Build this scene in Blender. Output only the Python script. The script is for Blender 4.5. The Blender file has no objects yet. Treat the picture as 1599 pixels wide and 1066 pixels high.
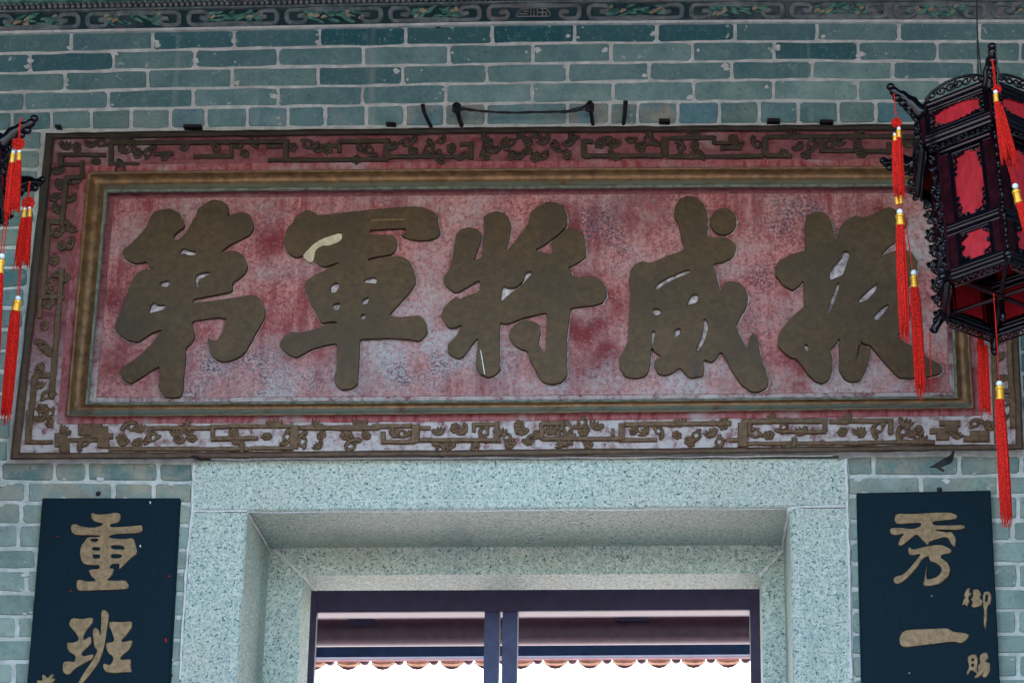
import bpy, bmesh, math, random
from mathutils import Vector, Matrix
R = math.radians
random.seed(7)
scn = bpy.context.scene
col = scn.collection
PI = math.pi

# ------------------------------------------------------------------ camera
FPX = 3821.0
TH, PS, RHO, DIST = R(20.0), R(4.0), R(-1.05), 7.6
CF = Vector((-math.sin(PS)*math.cos(TH), math.cos(PS)*math.cos(TH), math.sin(TH)))
r0 = Vector((math.cos(PS), math.sin(PS), 0)); u0 = r0.cross(CF)
CR = r0*math.cos(RHO) - u0*math.sin(RHO); CU = u0*math.cos(RHO) + r0*math.sin(RHO)
CP = Vector((0, -DIST, 1.6))
cam = bpy.data.objects.new('camera', bpy.data.cameras.new('camera')); col.objects.link(cam)
m = Matrix.Identity(4)
for i in range(3):
    m[i][0], m[i][1], m[i][2], m[i][3] = CR[i], CU[i], -CF[i], CP[i]
cam.matrix_world = m
cam.data.sensor_width = 36; cam.data.lens = FPX/1599*36
cam.data.clip_start = 0.1; cam.data.clip_end = 2000
scn.camera = cam

# ------------------------------------------------------------------ sky, sun, exposure
w = bpy.data.worlds.new('World'); scn.world = w; w.use_nodes = True
nt = w.node_tree; bg = nt.nodes['Background']
sky = nt.nodes.new('ShaderNodeTexSky'); sky.sky_type = 'NISHITA'; sky.sun_disc = False
SUN_EL = R(58)
sky.sun_elevation = SUN_EL; sky.sun_rotation = R(0); sky.air_density = 1.2; sky.dust_density = 2.0
nt.links.new(sky.outputs[0], bg.inputs[0]); bg.inputs[1].default_value = 0.15
sun = bpy.data.objects.new('sun', bpy.data.lights.new('sun', 'SUN')); col.objects.link(sun)
sun.data.energy = 3.0; sun.data.angle = R(0.53); sun.data.color = (1, .95, .88)
sun.rotation_euler = (SUN_EL - PI/2, 0, 0)
scn.view_settings.view_transform = 'Standard'; scn.view_settings.look = 'None'
scn.view_settings.exposure = 2.68; scn.view_settings.gamma = 1
scn.view_settings.use_curve_mapping = False

# ------------------------------------------------------------------ helpers
def at(px, py, Y=0.0):
    """the point of the vertical plane y=Y that photo pixel (px,py) shows"""
    d = CF*FPX + CR*(px-799.5) - CU*(py-533)
    return CP + d*((Y-CP.y)/d.y)
def pscale(p): return (p-CP).dot(CF)/FPX          # metres per photo pixel at point p
def interp(tab, x):
    if x <= tab[0][0]: a, b = tab[0], tab[1]
    elif x >= tab[-1][0]: a, b = tab[-2], tab[-1]
    else:
        for a, b in zip(tab, tab[1:]):
            if a[0] <= x <= b[0]: break
    return a[1] + (b[1]-a[1])*(x-a[0])/(b[0]-a[0])
def tag(o, label=None, cat=None, group=None, kind=None):
    for k, v in (('label', label), ('category', cat), ('group', group), ('kind', kind)):
        if v: o[k] = v
    return o
def root(name, loc, label, cat, group=None):
    o = bpy.data.objects.new(name, None); col.objects.link(o); o.location = loc; o.empty_display_size = .1
    return tag(o, label, cat, group)
def wloc(o):
    v = Vector(o.location)
    while o.parent: o = o.parent; v += o.location
    return v
def mesh(name, verts, faces, mat, parent=None, smooth=False):
    me = bpy.data.meshes.new(name)
    off = wloc(parent) if parent else Vector((0, 0, 0))
    me.from_pydata([tuple(Vector(v)-off) for v in verts], [], faces); me.validate()
    bm = bmesh.new(); bm.from_mesh(me); bmesh.ops.recalc_face_normals(bm, faces=bm.faces); bm.to_mesh(me); bm.free()
    if mat: me.materials.append(mat)
    if smooth: me.shade_smooth()
    o = bpy.data.objects.new(name, me); col.objects.link(o)
    if parent: o.parent = parent
    return o
class MB:                                           # collects verts and faces
    def __init__(s): s.v = []; s.f = []
    def add(s, v, f):
        n = len(s.v); s.v += [Vector(x) for x in v]; s.f += [[i+n for i in q] for q in f]; return s
    def build(s, name, mat, parent=None, smooth=False): return mesh(name, s.v, s.f, mat, parent, smooth)
    def box8(s, P):                                 # 8 corners: bottom loop of 4, top loop of 4
        return s.add(P, [(3,2,1,0),(4,5,6,7),(0,1,5,4),(1,2,6,5),(2,3,7,6),(3,0,4,7)])
    def box(s, a, b):
        (x0,y0,z0),(x1,y1,z1) = a, b
        return s.box8([(x0,y0,z0),(x1,y0,z0),(x1,y1,z0),(x0,y1,z0),(x0,y0,z1),(x1,y0,z1),(x1,y1,z1),(x0,y1,z1)])
    def beam(s, p, q, w, t, n, ch=0.25):            # chamfered bar from p to q: w across, t along the normal n
        p, q, n = Vector(p), Vector(q), Vector(n)
        d = (q-p).normalized(); sd = d.cross(n).normalized(); n = sd.cross(d).normalized()
        c = ch*min(w, t); ring = []
        for (a, b) in ((-w/2+c,-t/2),(w/2-c,-t/2),(w/2,-t/2+c),(w/2,t/2-c),(w/2-c,t/2),(-w/2+c,t/2),(-w/2,t/2-c),(-w/2,-t/2+c)):
            ring.append(sd*a + n*b)
        v = [p+x for x in ring] + [q+x for x in ring]
        f = [(i,(i+1)%8,8+(i+1)%8,8+i) for i in range(8)] + [tuple(range(7,-1,-1)), tuple(range(8,16))]
        return s.add(v, f)
    def tube(s, pts, rad, n=6, cap=True):
        pts = [Vector(p) for p in pts]; N = len(pts); rads = rad if isinstance(rad, (list, tuple)) else [rad]*N
        v = []; up = Vector((.31,.17,.94))
        for i, p in enumerate(pts):
            d = (pts[min(i+1,N-1)] - pts[max(i-1,0)])
            d = d.normalized() if d.length > 1e-9 else Vector((0,0,1))
            a = d.cross(up)
            if a.length < .05: a = d.cross(Vector((1,0,0)))
            a.normalize(); b = d.cross(a)
            for k in range(n):
                t = 2*PI*k/n; v.append(p + (a*math.cos(t)+b*math.sin(t))*rads[i])
        f = [(i*n+k, i*n+(k+1)%n, (i+1)*n+(k+1)%n, (i+1)*n+k) for i in range(N-1) for k in range(n)]
        if cap: f += [tuple(range(n-1,-1,-1)), tuple(range((N-1)*n, N*n))]
        return s.add(v, f)
    def ball(s, c, rx, ry=None, rz=None, M=None, n=8, m=5):
        ry = ry or rx; rz = rz or rx; c = Vector(c); v = []
        for i in range(1, m):
            ph = PI*i/m
            for k in range(n):
                t = 2*PI*k/n
                q = Vector((rx*math.sin(ph)*math.cos(t), ry*math.sin(ph)*math.sin(t), rz*math.cos(ph)))
                v.append(c + (M @ q if M else q))
        top = Vector((0,0,rz)); 
        v += [c + (M @ top if M else top), c - (M @ top if M else top)]
        a = (m-1)*n
        f = [(i*n+k, i*n+(k+1)%n, (i+1)*n+(k+1)%n, (i+1)*n+k) for i in range(m-2) for k in range(n)]
        f += [(a, (k+1)%n, k) for k in range(n)] + [(a+1, (m-2)*n+k, (m-2)*n+(k+1)%n) for k in range(n)]
        return s.add(v, f)
    def prism(s, poly, Yf, Yb, bev=0.0, shrink=None):   # px polygon -> slab between y=Yb (back) and y=Yf (front)
        n = len(poly); cx = sum(p[0] for p in poly)/n; cy = sum(p[1] for p in poly)/n
        A = [at(x, y, Yf) for x, y in poly]; c = sum(A, Vector())/n
        back = [Vector((p.x, Yb, p.z)) for p in A]
        if bev:
            mid = [Vector((p.x, Yf+bev, p.z)) for p in A]
            fr = []
            for p in A:
                d = c-p; L = d.length; sx = min(bev, abs(d.x)); sz = min(bev, abs(d.z))
                fr.append(p + Vector((math.copysign(sx, d.x), 0, math.copysign(sz, d.z))))
            v = back+mid+fr
            f = [(i,(i+1)%n,n+(i+1)%n,n+i) for i in range(n)] + [(n+i,n+(i+1)%n,2*n+(i+1)%n,2*n+i) for i in range(n)]
            f += [tuple(range(2*n,3*n)), tuple(range(n-1,-1,-1))]
        else:
            v = back+A
            f = [(i,(i+1)%n,n+(i+1)%n,n+i) for i in range(n)] + [tuple(range(n,2*n)), tuple(range(n-1,-1,-1))]
        return s.add(v, f)
def chaikin(p, it=1):
    for _ in range(it):
        q = []
        for i in range(len(p)):
            a, b = p[i], p[(i+1)%len(p)]
            q += [(a[0]*.78+b[0]*.22, a[1]*.78+b[1]*.22), (a[0]*.22+b[0]*.78, a[1]*.22+b[1]*.78)]
        p = q
    return p
def fill2d(name, loops, Yf, depth, bev, mat, parent, it=1, bres=1, grow=None):
    """outline with holes (px loops) cut as a raised relief whose face lies at y=Yf"""
    cu = bpy.data.curves.new('t', 'CURVE'); cu.dimensions = '2D'; cu.fill_mode = 'BOTH'
    for lp in loops:
        lp = chaikin(lp, it) if it else lp
        sp = cu.splines.new('POLY'); sp.points.add(len(lp)-1); sp.use_cyclic_u = True
        for pt, (x, y) in zip(sp.points, lp):
            q = at(x, y, Yf); pt.co = (q.x, q.z, 0, 1)
    cu.extrude = max(depth/2-bev, 1e-4); cu.bevel_depth = bev; cu.bevel_resolution = bres; cu.offset = -bev*.8 if grow is None else grow
    o = bpy.data.objects.new('t', cu); col.objects.link(o)
    me = bpy.data.meshes.new_from_object(o.evaluated_get(bpy.context.evaluated_depsgraph_get()))
    bpy.data.objects.remove(o); bpy.data.curves.remove(cu)
    off = wloc(parent) if parent else Vector((0,0,0))
    for v in me.vertices:
        v.co = Vector((v.co.x, Yf+depth/2-v.co.z, v.co.y)) - off
    me.flip_normals() if False else None
    bm = bmesh.new(); bm.from_mesh(me); bmesh.ops.remove_doubles(bm, verts=bm.verts, dist=1e-5)
    bmesh.ops.recalc_face_normals(bm, faces=bm.faces); bm.to_mesh(me); bm.free()
    me.materials.clear(); me.materials.append(mat); me.name = name
    o = bpy.data.objects.new(name, me); col.objects.link(o)
    if parent: o.parent = parent
    return o

# ------------------------------------------------------------------ materials
class NB:
    def __init__(s, name, rough=.7, metal=0.0, spec=.5):
        s.m = bpy.data.materials.new(name); s.m.use_nodes = True; s.t = s.m.node_tree
        s.b = s.t.nodes['Principled BSDF']; s.b.inputs['Roughness'].default_value = rough
        s.b.inputs['Metallic'].default_value = metal; s.b.inputs['Specular IOR Level'].default_value = spec
        s.pos = s.t.nodes.new('ShaderNodeNewGeometry').outputs['Position']
    def L(s, a, b): s.t.links.new(a, b)
    def val(s, i, x):
        if isinstance(x, (int, float)): i.default_value = x
        elif isinstance(x, tuple): i.default_value = (*x, 1) if len(x) == 3 and len(i.default_value) == 4 else x
        else: s.L(x, i)
    def map(s, scale, src=None):
        n = s.t.nodes.new('ShaderNodeMapping'); n.inputs['Scale'].default_value = scale
        s.L(src or s.pos, n.inputs[0]); return n.outputs[0]
    def noise(s, sc, detail=4, rough=.55, vec=None, dist=0.0):
        n = s.t.nodes.new('ShaderNodeTexNoise'); n.inputs['Scale'].default_value = sc
        n.inputs['Detail'].default_value = detail; n.inputs['Roughness'].default_value = rough
        n.inputs['Distortion'].default_value = dist
        s.L(vec or s.pos, n.inputs['Vector']); return n.outputs['Fac']
    def voro(s, sc, vec=None, feat='F1'):
        n = s.t.nodes.new('ShaderNodeTexVoronoi'); n.feature = feat; n.inputs['Scale'].default_value = sc
        s.L(vec or s.pos, n.inputs['Vector']); return n.outputs['Distance']
    def ramp(s, x, a, b, lo=0.0, hi=1.0):
        n = s.t.nodes.new('ShaderNodeMapRange'); n.interpolation_type = 'SMOOTHSTEP'
        for i, q in zip((1,2,3,4), (a,b,lo,hi)): n.inputs[i].default_value = q
        s.L(x, n.inputs[0]); return n.outputs[0]
    def math(s, op, a, b=0.0):
        n = s.t.nodes.new('ShaderNodeMath'); n.operation = op; n.use_clamp = op in ('MULTIPLY','ADD','SUBTRACT')
        s.val(n.inputs[0], a); s.val(n.inputs[1], b); return n.outputs[0]
    def mix(s, f, a, b):
        n = s.t.nodes.new('ShaderNodeMix'); n.data_type = 'RGBA'
        s.val(n.inputs[0], f); s.val(n.inputs[6], a); s.val(n.inputs[7], b); return n.outputs[2]
    def xyz(s):
        n = s.t.nodes.new('ShaderNodeSeparateXYZ'); s.L(s.pos, n.inputs[0]); return n.outputs
    def objcol(s):
        n = s.t.nodes.new('ShaderNodeObjectInfo'); q = s.t.nodes.new('ShaderNodeSeparateColor')
        s.L(n.outputs['Color'], q.inputs[0]); return q.outputs, n.outputs['Random']
    def bump(s, h, strength=.3, dist=.01):
        n = s.t.nodes.new('ShaderNodeBump'); n.inputs['Strength'].default_value = strength
        n.inputs['Distance'].default_value = dist; s.L(h, n.inputs['Height']); s.L(n.outputs[0], s.b.inputs['Normal'])
    def col(s, c): s.val(s.b.inputs['Base Color'], c); return s.m
def plain(name, c, rough=.6, metal=0.0, var=.25, sc=40, bump=.15, spec=.5):
    n = NB(name, rough, metal, spec); k = n.noise(sc, 5)
    n.col(n.mix(n.ramp(k, .3, .7), tuple(x*(1-var) for x in c), tuple(min(1, x*(1+var)) for x in c)))
    if bump: n.bump(k, bump, .004)
    return n.m
M = {}
def mk_brick(key, light, stain):
    n = NB('blue_grey_brick', .85, 0, .25); oc, rnd = n.objcol()
    c = n.mix(oc[0], (.008,.080,.095), light)          # own tone of each brick
    c = n.mix(oc[1], c, (.12,.28,.36))                            # some fired bluer
    c = n.mix(n.math('MULTIPLY', n.ramp(rnd, .55, 1.0, 0, .5), 1.0), c, (.15,.26,.235))
    c = n.mix(n.math('MULTIPLY', oc[2], n.ramp(n.noise(14, 5), .35, .62)), c, (.38,.35,.26))  # lime and rust stain
    a = n.noise(9, 6, .65); b = n.noise(75, 4, .65); p = n.voro(140)
    c = n.mix(n.ramp(a, .30, .72, 0, stain), c, (.020,.115,.135) if key == 'brick' else (.11,.17,.165))
    c = n.mix(n.ramp(n.noise(20, 6, .7), .54, .74, 0, .45), c, (.25,.42,.37))
    c = n.mix(n.ramp(b, .54, .76, 0, .40), c, (.27,.43,.40))
    c = n.mix(n.ramp(n.noise(90, 4, .65), .55, .72, 0, .55), c, (.03,.09,.11))
    c = n.mix(n.ramp(n.noise(33, 4, .6), .66, .70, 0, .8), c, (.45,.50,.47))
    c = n.mix(n.ramp(n.noise(1.0, 4, .6, n.map((12, 1, .7))), .60, .72, 0, .30), c, (.33,.41,.37))
    n.bump(n.mix(.5, a, b), .55, .006); M[key] = n.col(c)
def mk_mortar():
    n = NB('lime_mortar', .9, 0, .2); a = n.noise(25, 6, .65); z = n.xyz()[2]
    c = n.mix(n.ramp(a, .3, .7), (.38,.45,.42), (.62,.68,.65))
    c = n.mix(n.ramp(n.noise(5, 4), .55, .75, 0, .5), c, (.27,.27,.25))
    c = n.mix(n.ramp(n.noise(11, 4), .60, .75, 0, .35), c, (.50,.40,.34))
    n.bump(a, .6, .008); M['mortar'] = n.col(c)
def mk_granite():
    n = NB('pale_granite', .6, 0, .3); a = n.noise(150, 3, .6); e = n.noise(105, 3, .55)
    c = n.mix(n.ramp(n.noise(70, 3), .35, .7), (.395,.52,.45), (.625,.70,.61))
    c = n.mix(n.ramp(n.noise(2.2, 5, .6), .45, .75, 0, .5), c, (.50,.50,.38))
    c = n.mix(n.ramp(n.noise(1.0, 5, .6, n.map((5, 1, .8))), .56, .74, 0, .35), c, (.20,.27,.26))
    c = n.mix(n.ramp(a, .53, .61, 0, .8), c, (.13,.26,.27))
    c = n.mix(n.ramp(n.noise(1.3, 6, .7), .55, .72, 0, .35), c, (.36,.36,.29))
    c = n.mix(n.ramp(e, .595, .655, 0, .88), c, (.04,.105,.125))
    c = n.mix(n.ramp(n.noise(160, 2), .62, .68, 0, .6), c, (.62,.66,.60))
    c = n.mix(n.ramp(n.noise(140, 2, .5, n.map((1,1.1,1.2))), .66, .72, 0, .6), c, (.40,.33,.30))
    n.bump(a, .35, .003); M['granite'] = n.col(c)
def mk_panel():
    n = NB('weathered_red_paint', .75, 0, .3); X, _, Z = n.xyz()
    sv = n.map((26, 1, 3)); streak = n.noise(1.0, 5, .6, sv); big = n.noise(2.2, 4, .55); fine = n.noise(70, 5, .7)
    big2 = n.noise(3.4, 4, .6, n.map((1, 1, 1.7)))
    c = n.mix(n.ramp(n.mix(.25, n.noise(85, 4, .75), n.noise(1.0, 4, .7, n.map((130, 1, 22)))), .38, .60), (.215,.050,.048), (.49,.215,.20))
    c = n.mix(n.math('MULTIPLY', n.ramp(n.noise(4.5, 5, .65), .48, .68, 0, .8), n.ramp(n.noise(55, 4, .7), .42, .58)), c, (.13,.085,.11))
    c = n.mix(n.ramp(n.mix(.45, streak, big), .47, .62, 0, .9), c, (.20,.026,.030))
    # pale lime bloom creeping up from the lower edge of the board
    low = n.ramp(Z, 4.02, 4.60, 1.0, 0.0)
    bloom = n.math('ADD', n.math('MULTIPLY', low, .20), n.ramp(big2, .40, .68, 0, .55))
    bloom = n.math('MULTIPLY', bloom, n.ramp(n.noise(45, 5, .7), .28, .62))
    c = n.mix(bloom, c, (.41,.39,.38))
    # flaked patches that show the dark old coat
    wob = n.noise(7, 4, .6)
    def blobs(lst, soft=.55):
        acc = 0.0
        for px, py, r in lst:
            p = at(px, py, -.02); d = n.t.nodes.new('ShaderNodeVectorMath'); d.operation = 'DISTANCE'
            n.L(n.pos, d.inputs[0]); d.inputs[1].default_value = p; rm = r*pscale(p)
            k = n.math('ADD', n.ramp(d.outputs['Value'], rm*1.5, rm*.2), 0.0)
            acc = n.math('ADD', acc, k)
        return n.math('MULTIPLY', acc, n.ramp(wob, .38, .62, .15, 1.0))
    c = n.mix(n.math('MULTIPLY', blobs(((180,560,45),(172,470,35),(240,590,30),(905,470,60),(925,570,60),(1000,330,40),(1262,560,45),(1440,590,40),(420,380,30),(700,420,30),(935,500,45),(1190,580,35),(1360,330,40),(560,620,25))), .95), c, (.16,.018,.022))
    c = n.mix(n.math('MULTIPLY', n.math('MULTIPLY', blobs(((760,590,90),(600,565,60),(430,600,60),(1060,600,80),(650,480,45),(840,610,70),(690,540,40),(960,610,50),(330,610,70),(1330,610,60),(1420,380,45),(1480,340,60),(1281,604,14),(1334,604,14),(1411,606,18),(1078,602,14),(985,594,14),(541,613,20),(762,592,16),(862,604,18),(540,590,30),(250,608,14))), n.ramp(n.noise(60, 5, .7), .3, .6)), .8), c, (.42,.47,.48))
    m1 = n.math('ADD', blobs(((330,595,60),(392,585,50),(475,600,32),(640,606,55),(690,585,40),(780,585,45),(930,350,50),(978,392,38),(1225,325,50),(1180,440,38),(1185,485,38),(430,425,28),(300,600,40),(1060,330,35),(860,330,25),(1250,345,40))), n.ramp(n.noise(2.7, 3, .5), .60, .72, 0, .6))
    sp = n.ramp(n.noise(105, 4, .65), .49, .55)
    c = n.mix(n.math('MULTIPLY', n.math('MULTIPLY', m1, sp), .95), c, (.05,.055,.085))
    c = n.mix(n.ramp(n.noise(95, 3, .6), .62, .66, 0, .75), c, (.085,.075,.12))
    c = n.mix(n.ramp(n.noise(130, 3, .6), .60, .66, 0, .3), c, (.46,.36,.38))
    n.bump(n.mix(.5, fine, sp), .25, .004); M['panel'] = n.col(c)
    n = NB('red_border_paint', .75, 0, .3); X, _, Z = n.xyz()
    fine = n.noise(60, 5, .7); st = n.noise(1.0, 5, .6, n.map((14, 1, 40)))
    c = n.mix(n.ramp(fine, .3, .7), (.145,.045,.050), (.24,.095,.10))
    c = n.mix(n.ramp(st, .5, .66, 0, .8), c, (.11,.016,.02))
    bl = n.math('ADD', n.ramp(Z, at(800,690).z, at(800,480).z, 1.0, 0.0), n.ramp(n.noise(4, 4), .55, .75, 0, .5))
    c = n.mix(n.math('MULTIPLY', bl, n.ramp(n.noise(30, 5, .7), .30, .58)), c, (.46,.45,.44))
    n.bump(fine, .3, .004); M['border'] = n.col(c)
    n = NB('red_ledge_paint', .75, 0, .3); fine = n.noise(60, 5, .7); st = n.noise(1.0, 5, .65, n.map((40, 1, 10)))
    c = n.mix(n.ramp(fine, .3, .7), (.24,.07,.075), (.36,.15,.155))
    c = n.mix(n.ramp(st, .45, .62, 0, .9), c, (.20,.022,.026)); c = n.mix(n.ramp(n.noise(6, 4), .52, .68, 0, .65), c, (.38,.38,.38))
    n.bump(fine, .4, .005); M['ledge'] = n.col(c)
def mk_gilt():
    n = NB('tarnished_gilt', .48, .35, .5); a = n.noise(45, 6, .7); br = n.noise(16, 5, .65, None, .8)
    c = n.mix(n.ramp(a, .3, .7), (.050,.029,.0085), (.092,.053,.018))
    c = n.mix(n.ramp(n.noise(4, 5, .6), .42, .72, 0, .7), c, (.044,.030,.013))
    c = n.mix(n.ramp(n.noise(9, 5, .65), .55, .75, 0, .6), c, (.115,.066,.028))
    c = n.mix(n.ramp(n.noise(1.0, 4, .6, n.map((20, 1, 3))), .58, .72, 0, .5), c, (.040,.032,.024))
    c = n.mix(n.ramp(n.noise(120, 3, .6), .66, .71, 0, .35), c, (.20,.14,.07))
    n.bump(n.mix(.6, a, br), .35, .006); M['gilt'] = n.col(c)
    n = NB('worn_gilt_carving', .6, .2, .4); a = n.noise(60, 5, .65)
    c = n.mix(n.ramp(a, .3, .7), (.078,.048,.024), (.175,.110,.055))
    c = n.mix(n.ramp(n.noise(18, 4), .55, .75, 0, .5), c, (.085,.10,.085))
    c = n.mix(n.math('MULTIPLY', n.ramp(n.xyz()[2], at(100,560).z, at(400,250).z, 0, .85), n.ramp(n.noise(22, 5, .65), .25, .55, .6, 1)), c, (.020,.019,.015))   # carving darkens towards the top of the frame
    n.bump(a, .4, .004); M['carving'] = n.col(c)
    n = NB('brown_rim', .65, .1, .4); a = n.noise(40, 5, .65)
    c = n.mix(n.ramp(a, .3, .7), (.070,.045,.026), (.125,.082,.048)); c = n.mix(n.ramp(n.noise(9, 4), .5, .7, 0, .6), c, (.085,.045,.035))
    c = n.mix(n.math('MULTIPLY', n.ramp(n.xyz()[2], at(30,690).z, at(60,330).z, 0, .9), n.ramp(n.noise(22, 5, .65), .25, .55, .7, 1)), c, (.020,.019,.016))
    n.bump(a, .5, .005); M['rim2'] = n.col(c)
    n = NB('gilt_moulding', .45, .45, .5); a = n.noise(30, 5, .65)
    c = n.mix(n.ramp(a, .3, .7), (.105,.055,.022), (.235,.135,.058))
    sx = n.t.nodes.new('ShaderNodeSeparateXYZ'); n.L(n.t.nodes['Geometry'].outputs['Normal'], sx.inputs[0])
    c = n.mix(n.math('MULTIPLY', n.ramp(sx.outputs[2], .1, .6), n.ramp(n.noise(20, 4), .25, .5)), c, (.20,.25,.20))   # green dust lies on the ledges that face up
    c = n.mix(n.ramp(n.noise(7, 4), .55, .75, 0, .5), c, (.10,.08,.05))
    n.bump(a, .5, .006); M['mould'] = n.col(c)
    n = NB('verdigris_fillet', .7, .05); a = n.noise(40, 5)
    c = n.mix(n.ramp(a, .3, .7), (.075,.085,.06), (.18,.22,.17)); n.bump(a, .4, .005); M['verdi'] = n.col(c)
    n = NB('couplet_gilt', .5, .3, .4); a = n.noise(50, 5, .65)
    c = n.mix(n.ramp(a, .3, .7), (.18,.125,.06), (.34,.235,.125)); n.bump(a, .3, .004); M['gold2'] = n.col(c)
mk_brick('brick', (.265,.425,.38), .52); mk_brick('brickpale', (.34,.475,.41), .60); mk_mortar(); mk_granite(); mk_panel(); mk_gilt()
M['rim'] = plain('dark_brown_rim', (.030,.027,.022), .6, .1, .4, 35, .4)
M['board'] = plain('navy_lacquer', (.0025,.0165,.027), .65, 0, .15, 90, .05, .12)
M['charshadow'] = plain('character_shadow_black', (.003,.006,.010), .5, 0, .3, 60, .1, .4)  # near-black that paints the shadow outline of the couplet characters
M['iron'] = plain('rusted_iron', (.010,.010,.013), .6, .3, .4, 80, .4)
M['cord_black'] = plain('black_cord', (.006,.007,.012), .8)
M['hollow_shade'] = plain('shaded_hollow', (.022,.027,.030), .95, 0, .5, 60, .5)  # dark colour stands in for the shade inside a hole
M['chip'] = plain('chipped_lime_edge', (.44,.41,.42), .85, 0, .55, 55, .3)
M['caulk'] = plain('white_caulk', (.66,.70,.69), .85, 0, .15, 60, .3)
M['cream'] = plain('bare_cream_plaster', (.50,.43,.28), .85, 0, .15, 60, .4)
M['lacq'] = plain('black_lacquer', (.0022,.0022,.0045), .16, 0, .3, 60, .05, .35)
M['rail'] = plain('polished_lacquer_rail', (.003,.003,.006), .17, 0, .3, 60, .05, .6)
M['mahog'] = plain('dark_red_lacquer', (.020,.003,.0055), .25, 0, .4, 30, .05, .3)
M['gold'] = plain('gold_thread', (.85,.42,.04), .35, .6, .15, 200, .3)
M['pearl'] = plain('pearl_bead', (.70,.80,.80), .2, 0, .05, 30, 0)
M['silk'] = plain('red_silk', (.46,.012,.006), .75, 0, .55, 220, .2, .15)
M['darkwood'] = plain('purple_brown_paint', (.022,.017,.062), .6, 0, .25, 25, .2)
M['postwood'] = plain('glare_blue_post', (.034,.054,.15), .55, 0, .2, 25, .2)  # blue of the doorway glare put into the posts' colour
M['purlin'] = plain('rose_brown_paint', (.065,.036,.065), .42, 0, .2, 20, .2)
M['fascia'] = plain('blue_paint', (.008,.052,.15), .6, 0, .2, 25, .2)
M['ceilwood'] = plain('pale_pink_boards', (.23,.13,.155), .8, 0, .15, 20, .2)
M['tile'] = plain('orange_clay_tile', (.36,.20,.13), .85, 0, .25, 30, .3)
M['tiledark'] = plain('grey_clay_drip', (.13,.08,.09), .85, 0, .25, 30, .3)
M['paving'] = plain('granite_paving', (.25,.205,.20), .85, 0, .15, 3, .2)
M['floor'] = plain('porch_floor', (.17,.145,.14), .8, 0, .15, 3, .2)
M['sideblocker'] = plain('side_blocker_brick', (.15,.17,.17), .85, 0, .2, 8, .2)
M['hallfloor'] = plain('dark_hall_floor', (.05,.045,.045), .7, 0, .2, 3, .2)
M['courtpave'] = plain('pale_courtyard_paving', (.50,.43,.41), .85, 0, .15, 3, .2)
M['roofwood'] = plain('dark_rafters', (.045,.045,.045), .8, 0, .25, 12, .2)
M['inner'] = plain('hall_plaster', (.10,.11,.12), .9, 0, .15, 8, .2)
def mk_misc():
    n = NB('red_lantern_cloth', .6, 0, .3); a = n.noise(1.0, 4, .6, n.map((60, 60, 12)))
    c = n.mix(n.ramp(a, .35, .7), (.32,.010,.016), (.44,.018,.027))
    c = n.mix(n.ramp(n.noise(1.0, 3, .5, n.map((90, 90, 22))), .64, .72, 0, .55), c, (.16,.07,.05))
    n.b.inputs['Transmission Weight'].default_value = 0
    M['cloth'] = n.col(c)
    n = NB('faded_frieze_ground', .85, 0, .3); X, _, _ = n.xyz(); a = n.noise(16, 5, .65)
    c = n.mix(n.ramp(a, .3, .7), (.008,.032,.042), (.022,.065,.075))
    k = n.math('ADD', n.ramp(X, .05, .75, 0, .75), n.ramp(n.noise(3, 3), .5, .7, 0, .35))
    c = n.mix(n.math('MULTIPLY', k, n.ramp(n.noise(30, 4), .25, .6)), c, (.24,.25,.26))
    n.bump(a, .4, .006); M['friezebg'] = n.col(c)
    n = NB('frieze_lavender', .8, 0, .3); a = n.noise(25, 5, .65)
    c = n.mix(n.ramp(a, .3, .7), (.065,.10,.108), (.175,.225,.225)); c = n.mix(n.ramp(n.noise(8, 3), .55, .7, 0, .5), c, (.17,.13,.12))
    n.bump(a, .4, .006); M['friezeband'] = n.col(c)
    for k, (p, q) in {'friezegreen': ((.02,.10,.09), (.12,.30,.24)), 'friezecream': ((.22,.19,.12), (.38,.33,.22)),
                      'friezebead': ((.11,.13,.13), (.25,.25,.24)), 'friezedark': ((.010,.03,.04), (.02,.05,.06))}.items():
        n = NB(k, .85, 0, .3); a = n.noise(35, 4, .6); c = n.mix(n.ramp(a, .3, .7), p, q); n.bump(a, .4, .006); M[k] = n.col(c)
mk_misc()

# ------------------------------------------------------------------ ground, porch, hall shell
o = MB().box((-120,-120,-.3), (120,120,-.02)).build('ground', M['paving']); tag(o, kind='structure')
o = MB().box((-7,-2.4,-.019), (7,7,.12)).build('porch_floor', M['floor']); tag(o, kind='structure')
EY, EZ = -2.35, 5.25
o = MB().box8([(-7,EY,EZ),(7,EY,EZ),(7,.55,6.1),(-7,.55,6.1),(-7,EY,EZ+.25),(7,EY,EZ+.25),(7,.55,6.6),(-7,.55,6.6)]).build('porch_roof', M['roofwood'])
tag(o, kind='structure')
for x0, x1 in ((-3.45,-3.0), (1.85,2.3)):
    o = MB().box((x0,-4.6,.12), (x1,-.004,4.75)).build('side_light_blocker', M['sideblocker']); tag(o, kind='structure')  # unseen walls added to keep side light off the door reveal
o = MB().box((-3.39,.96,-.019), (3.39,4.6,.01)).build('hall_floor', M['hallfloor']); tag(o, kind='structure')  # dark sheet added to cut light bounced up under the inner lintel
o = MB().box((-60,5.3,-.019), (60,60,-.012)).build('rear_courtyard', M['courtpave']); tag(o, kind='structure')  # pale unseen paving added to bounce light onto the purlin and ceiling

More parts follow.
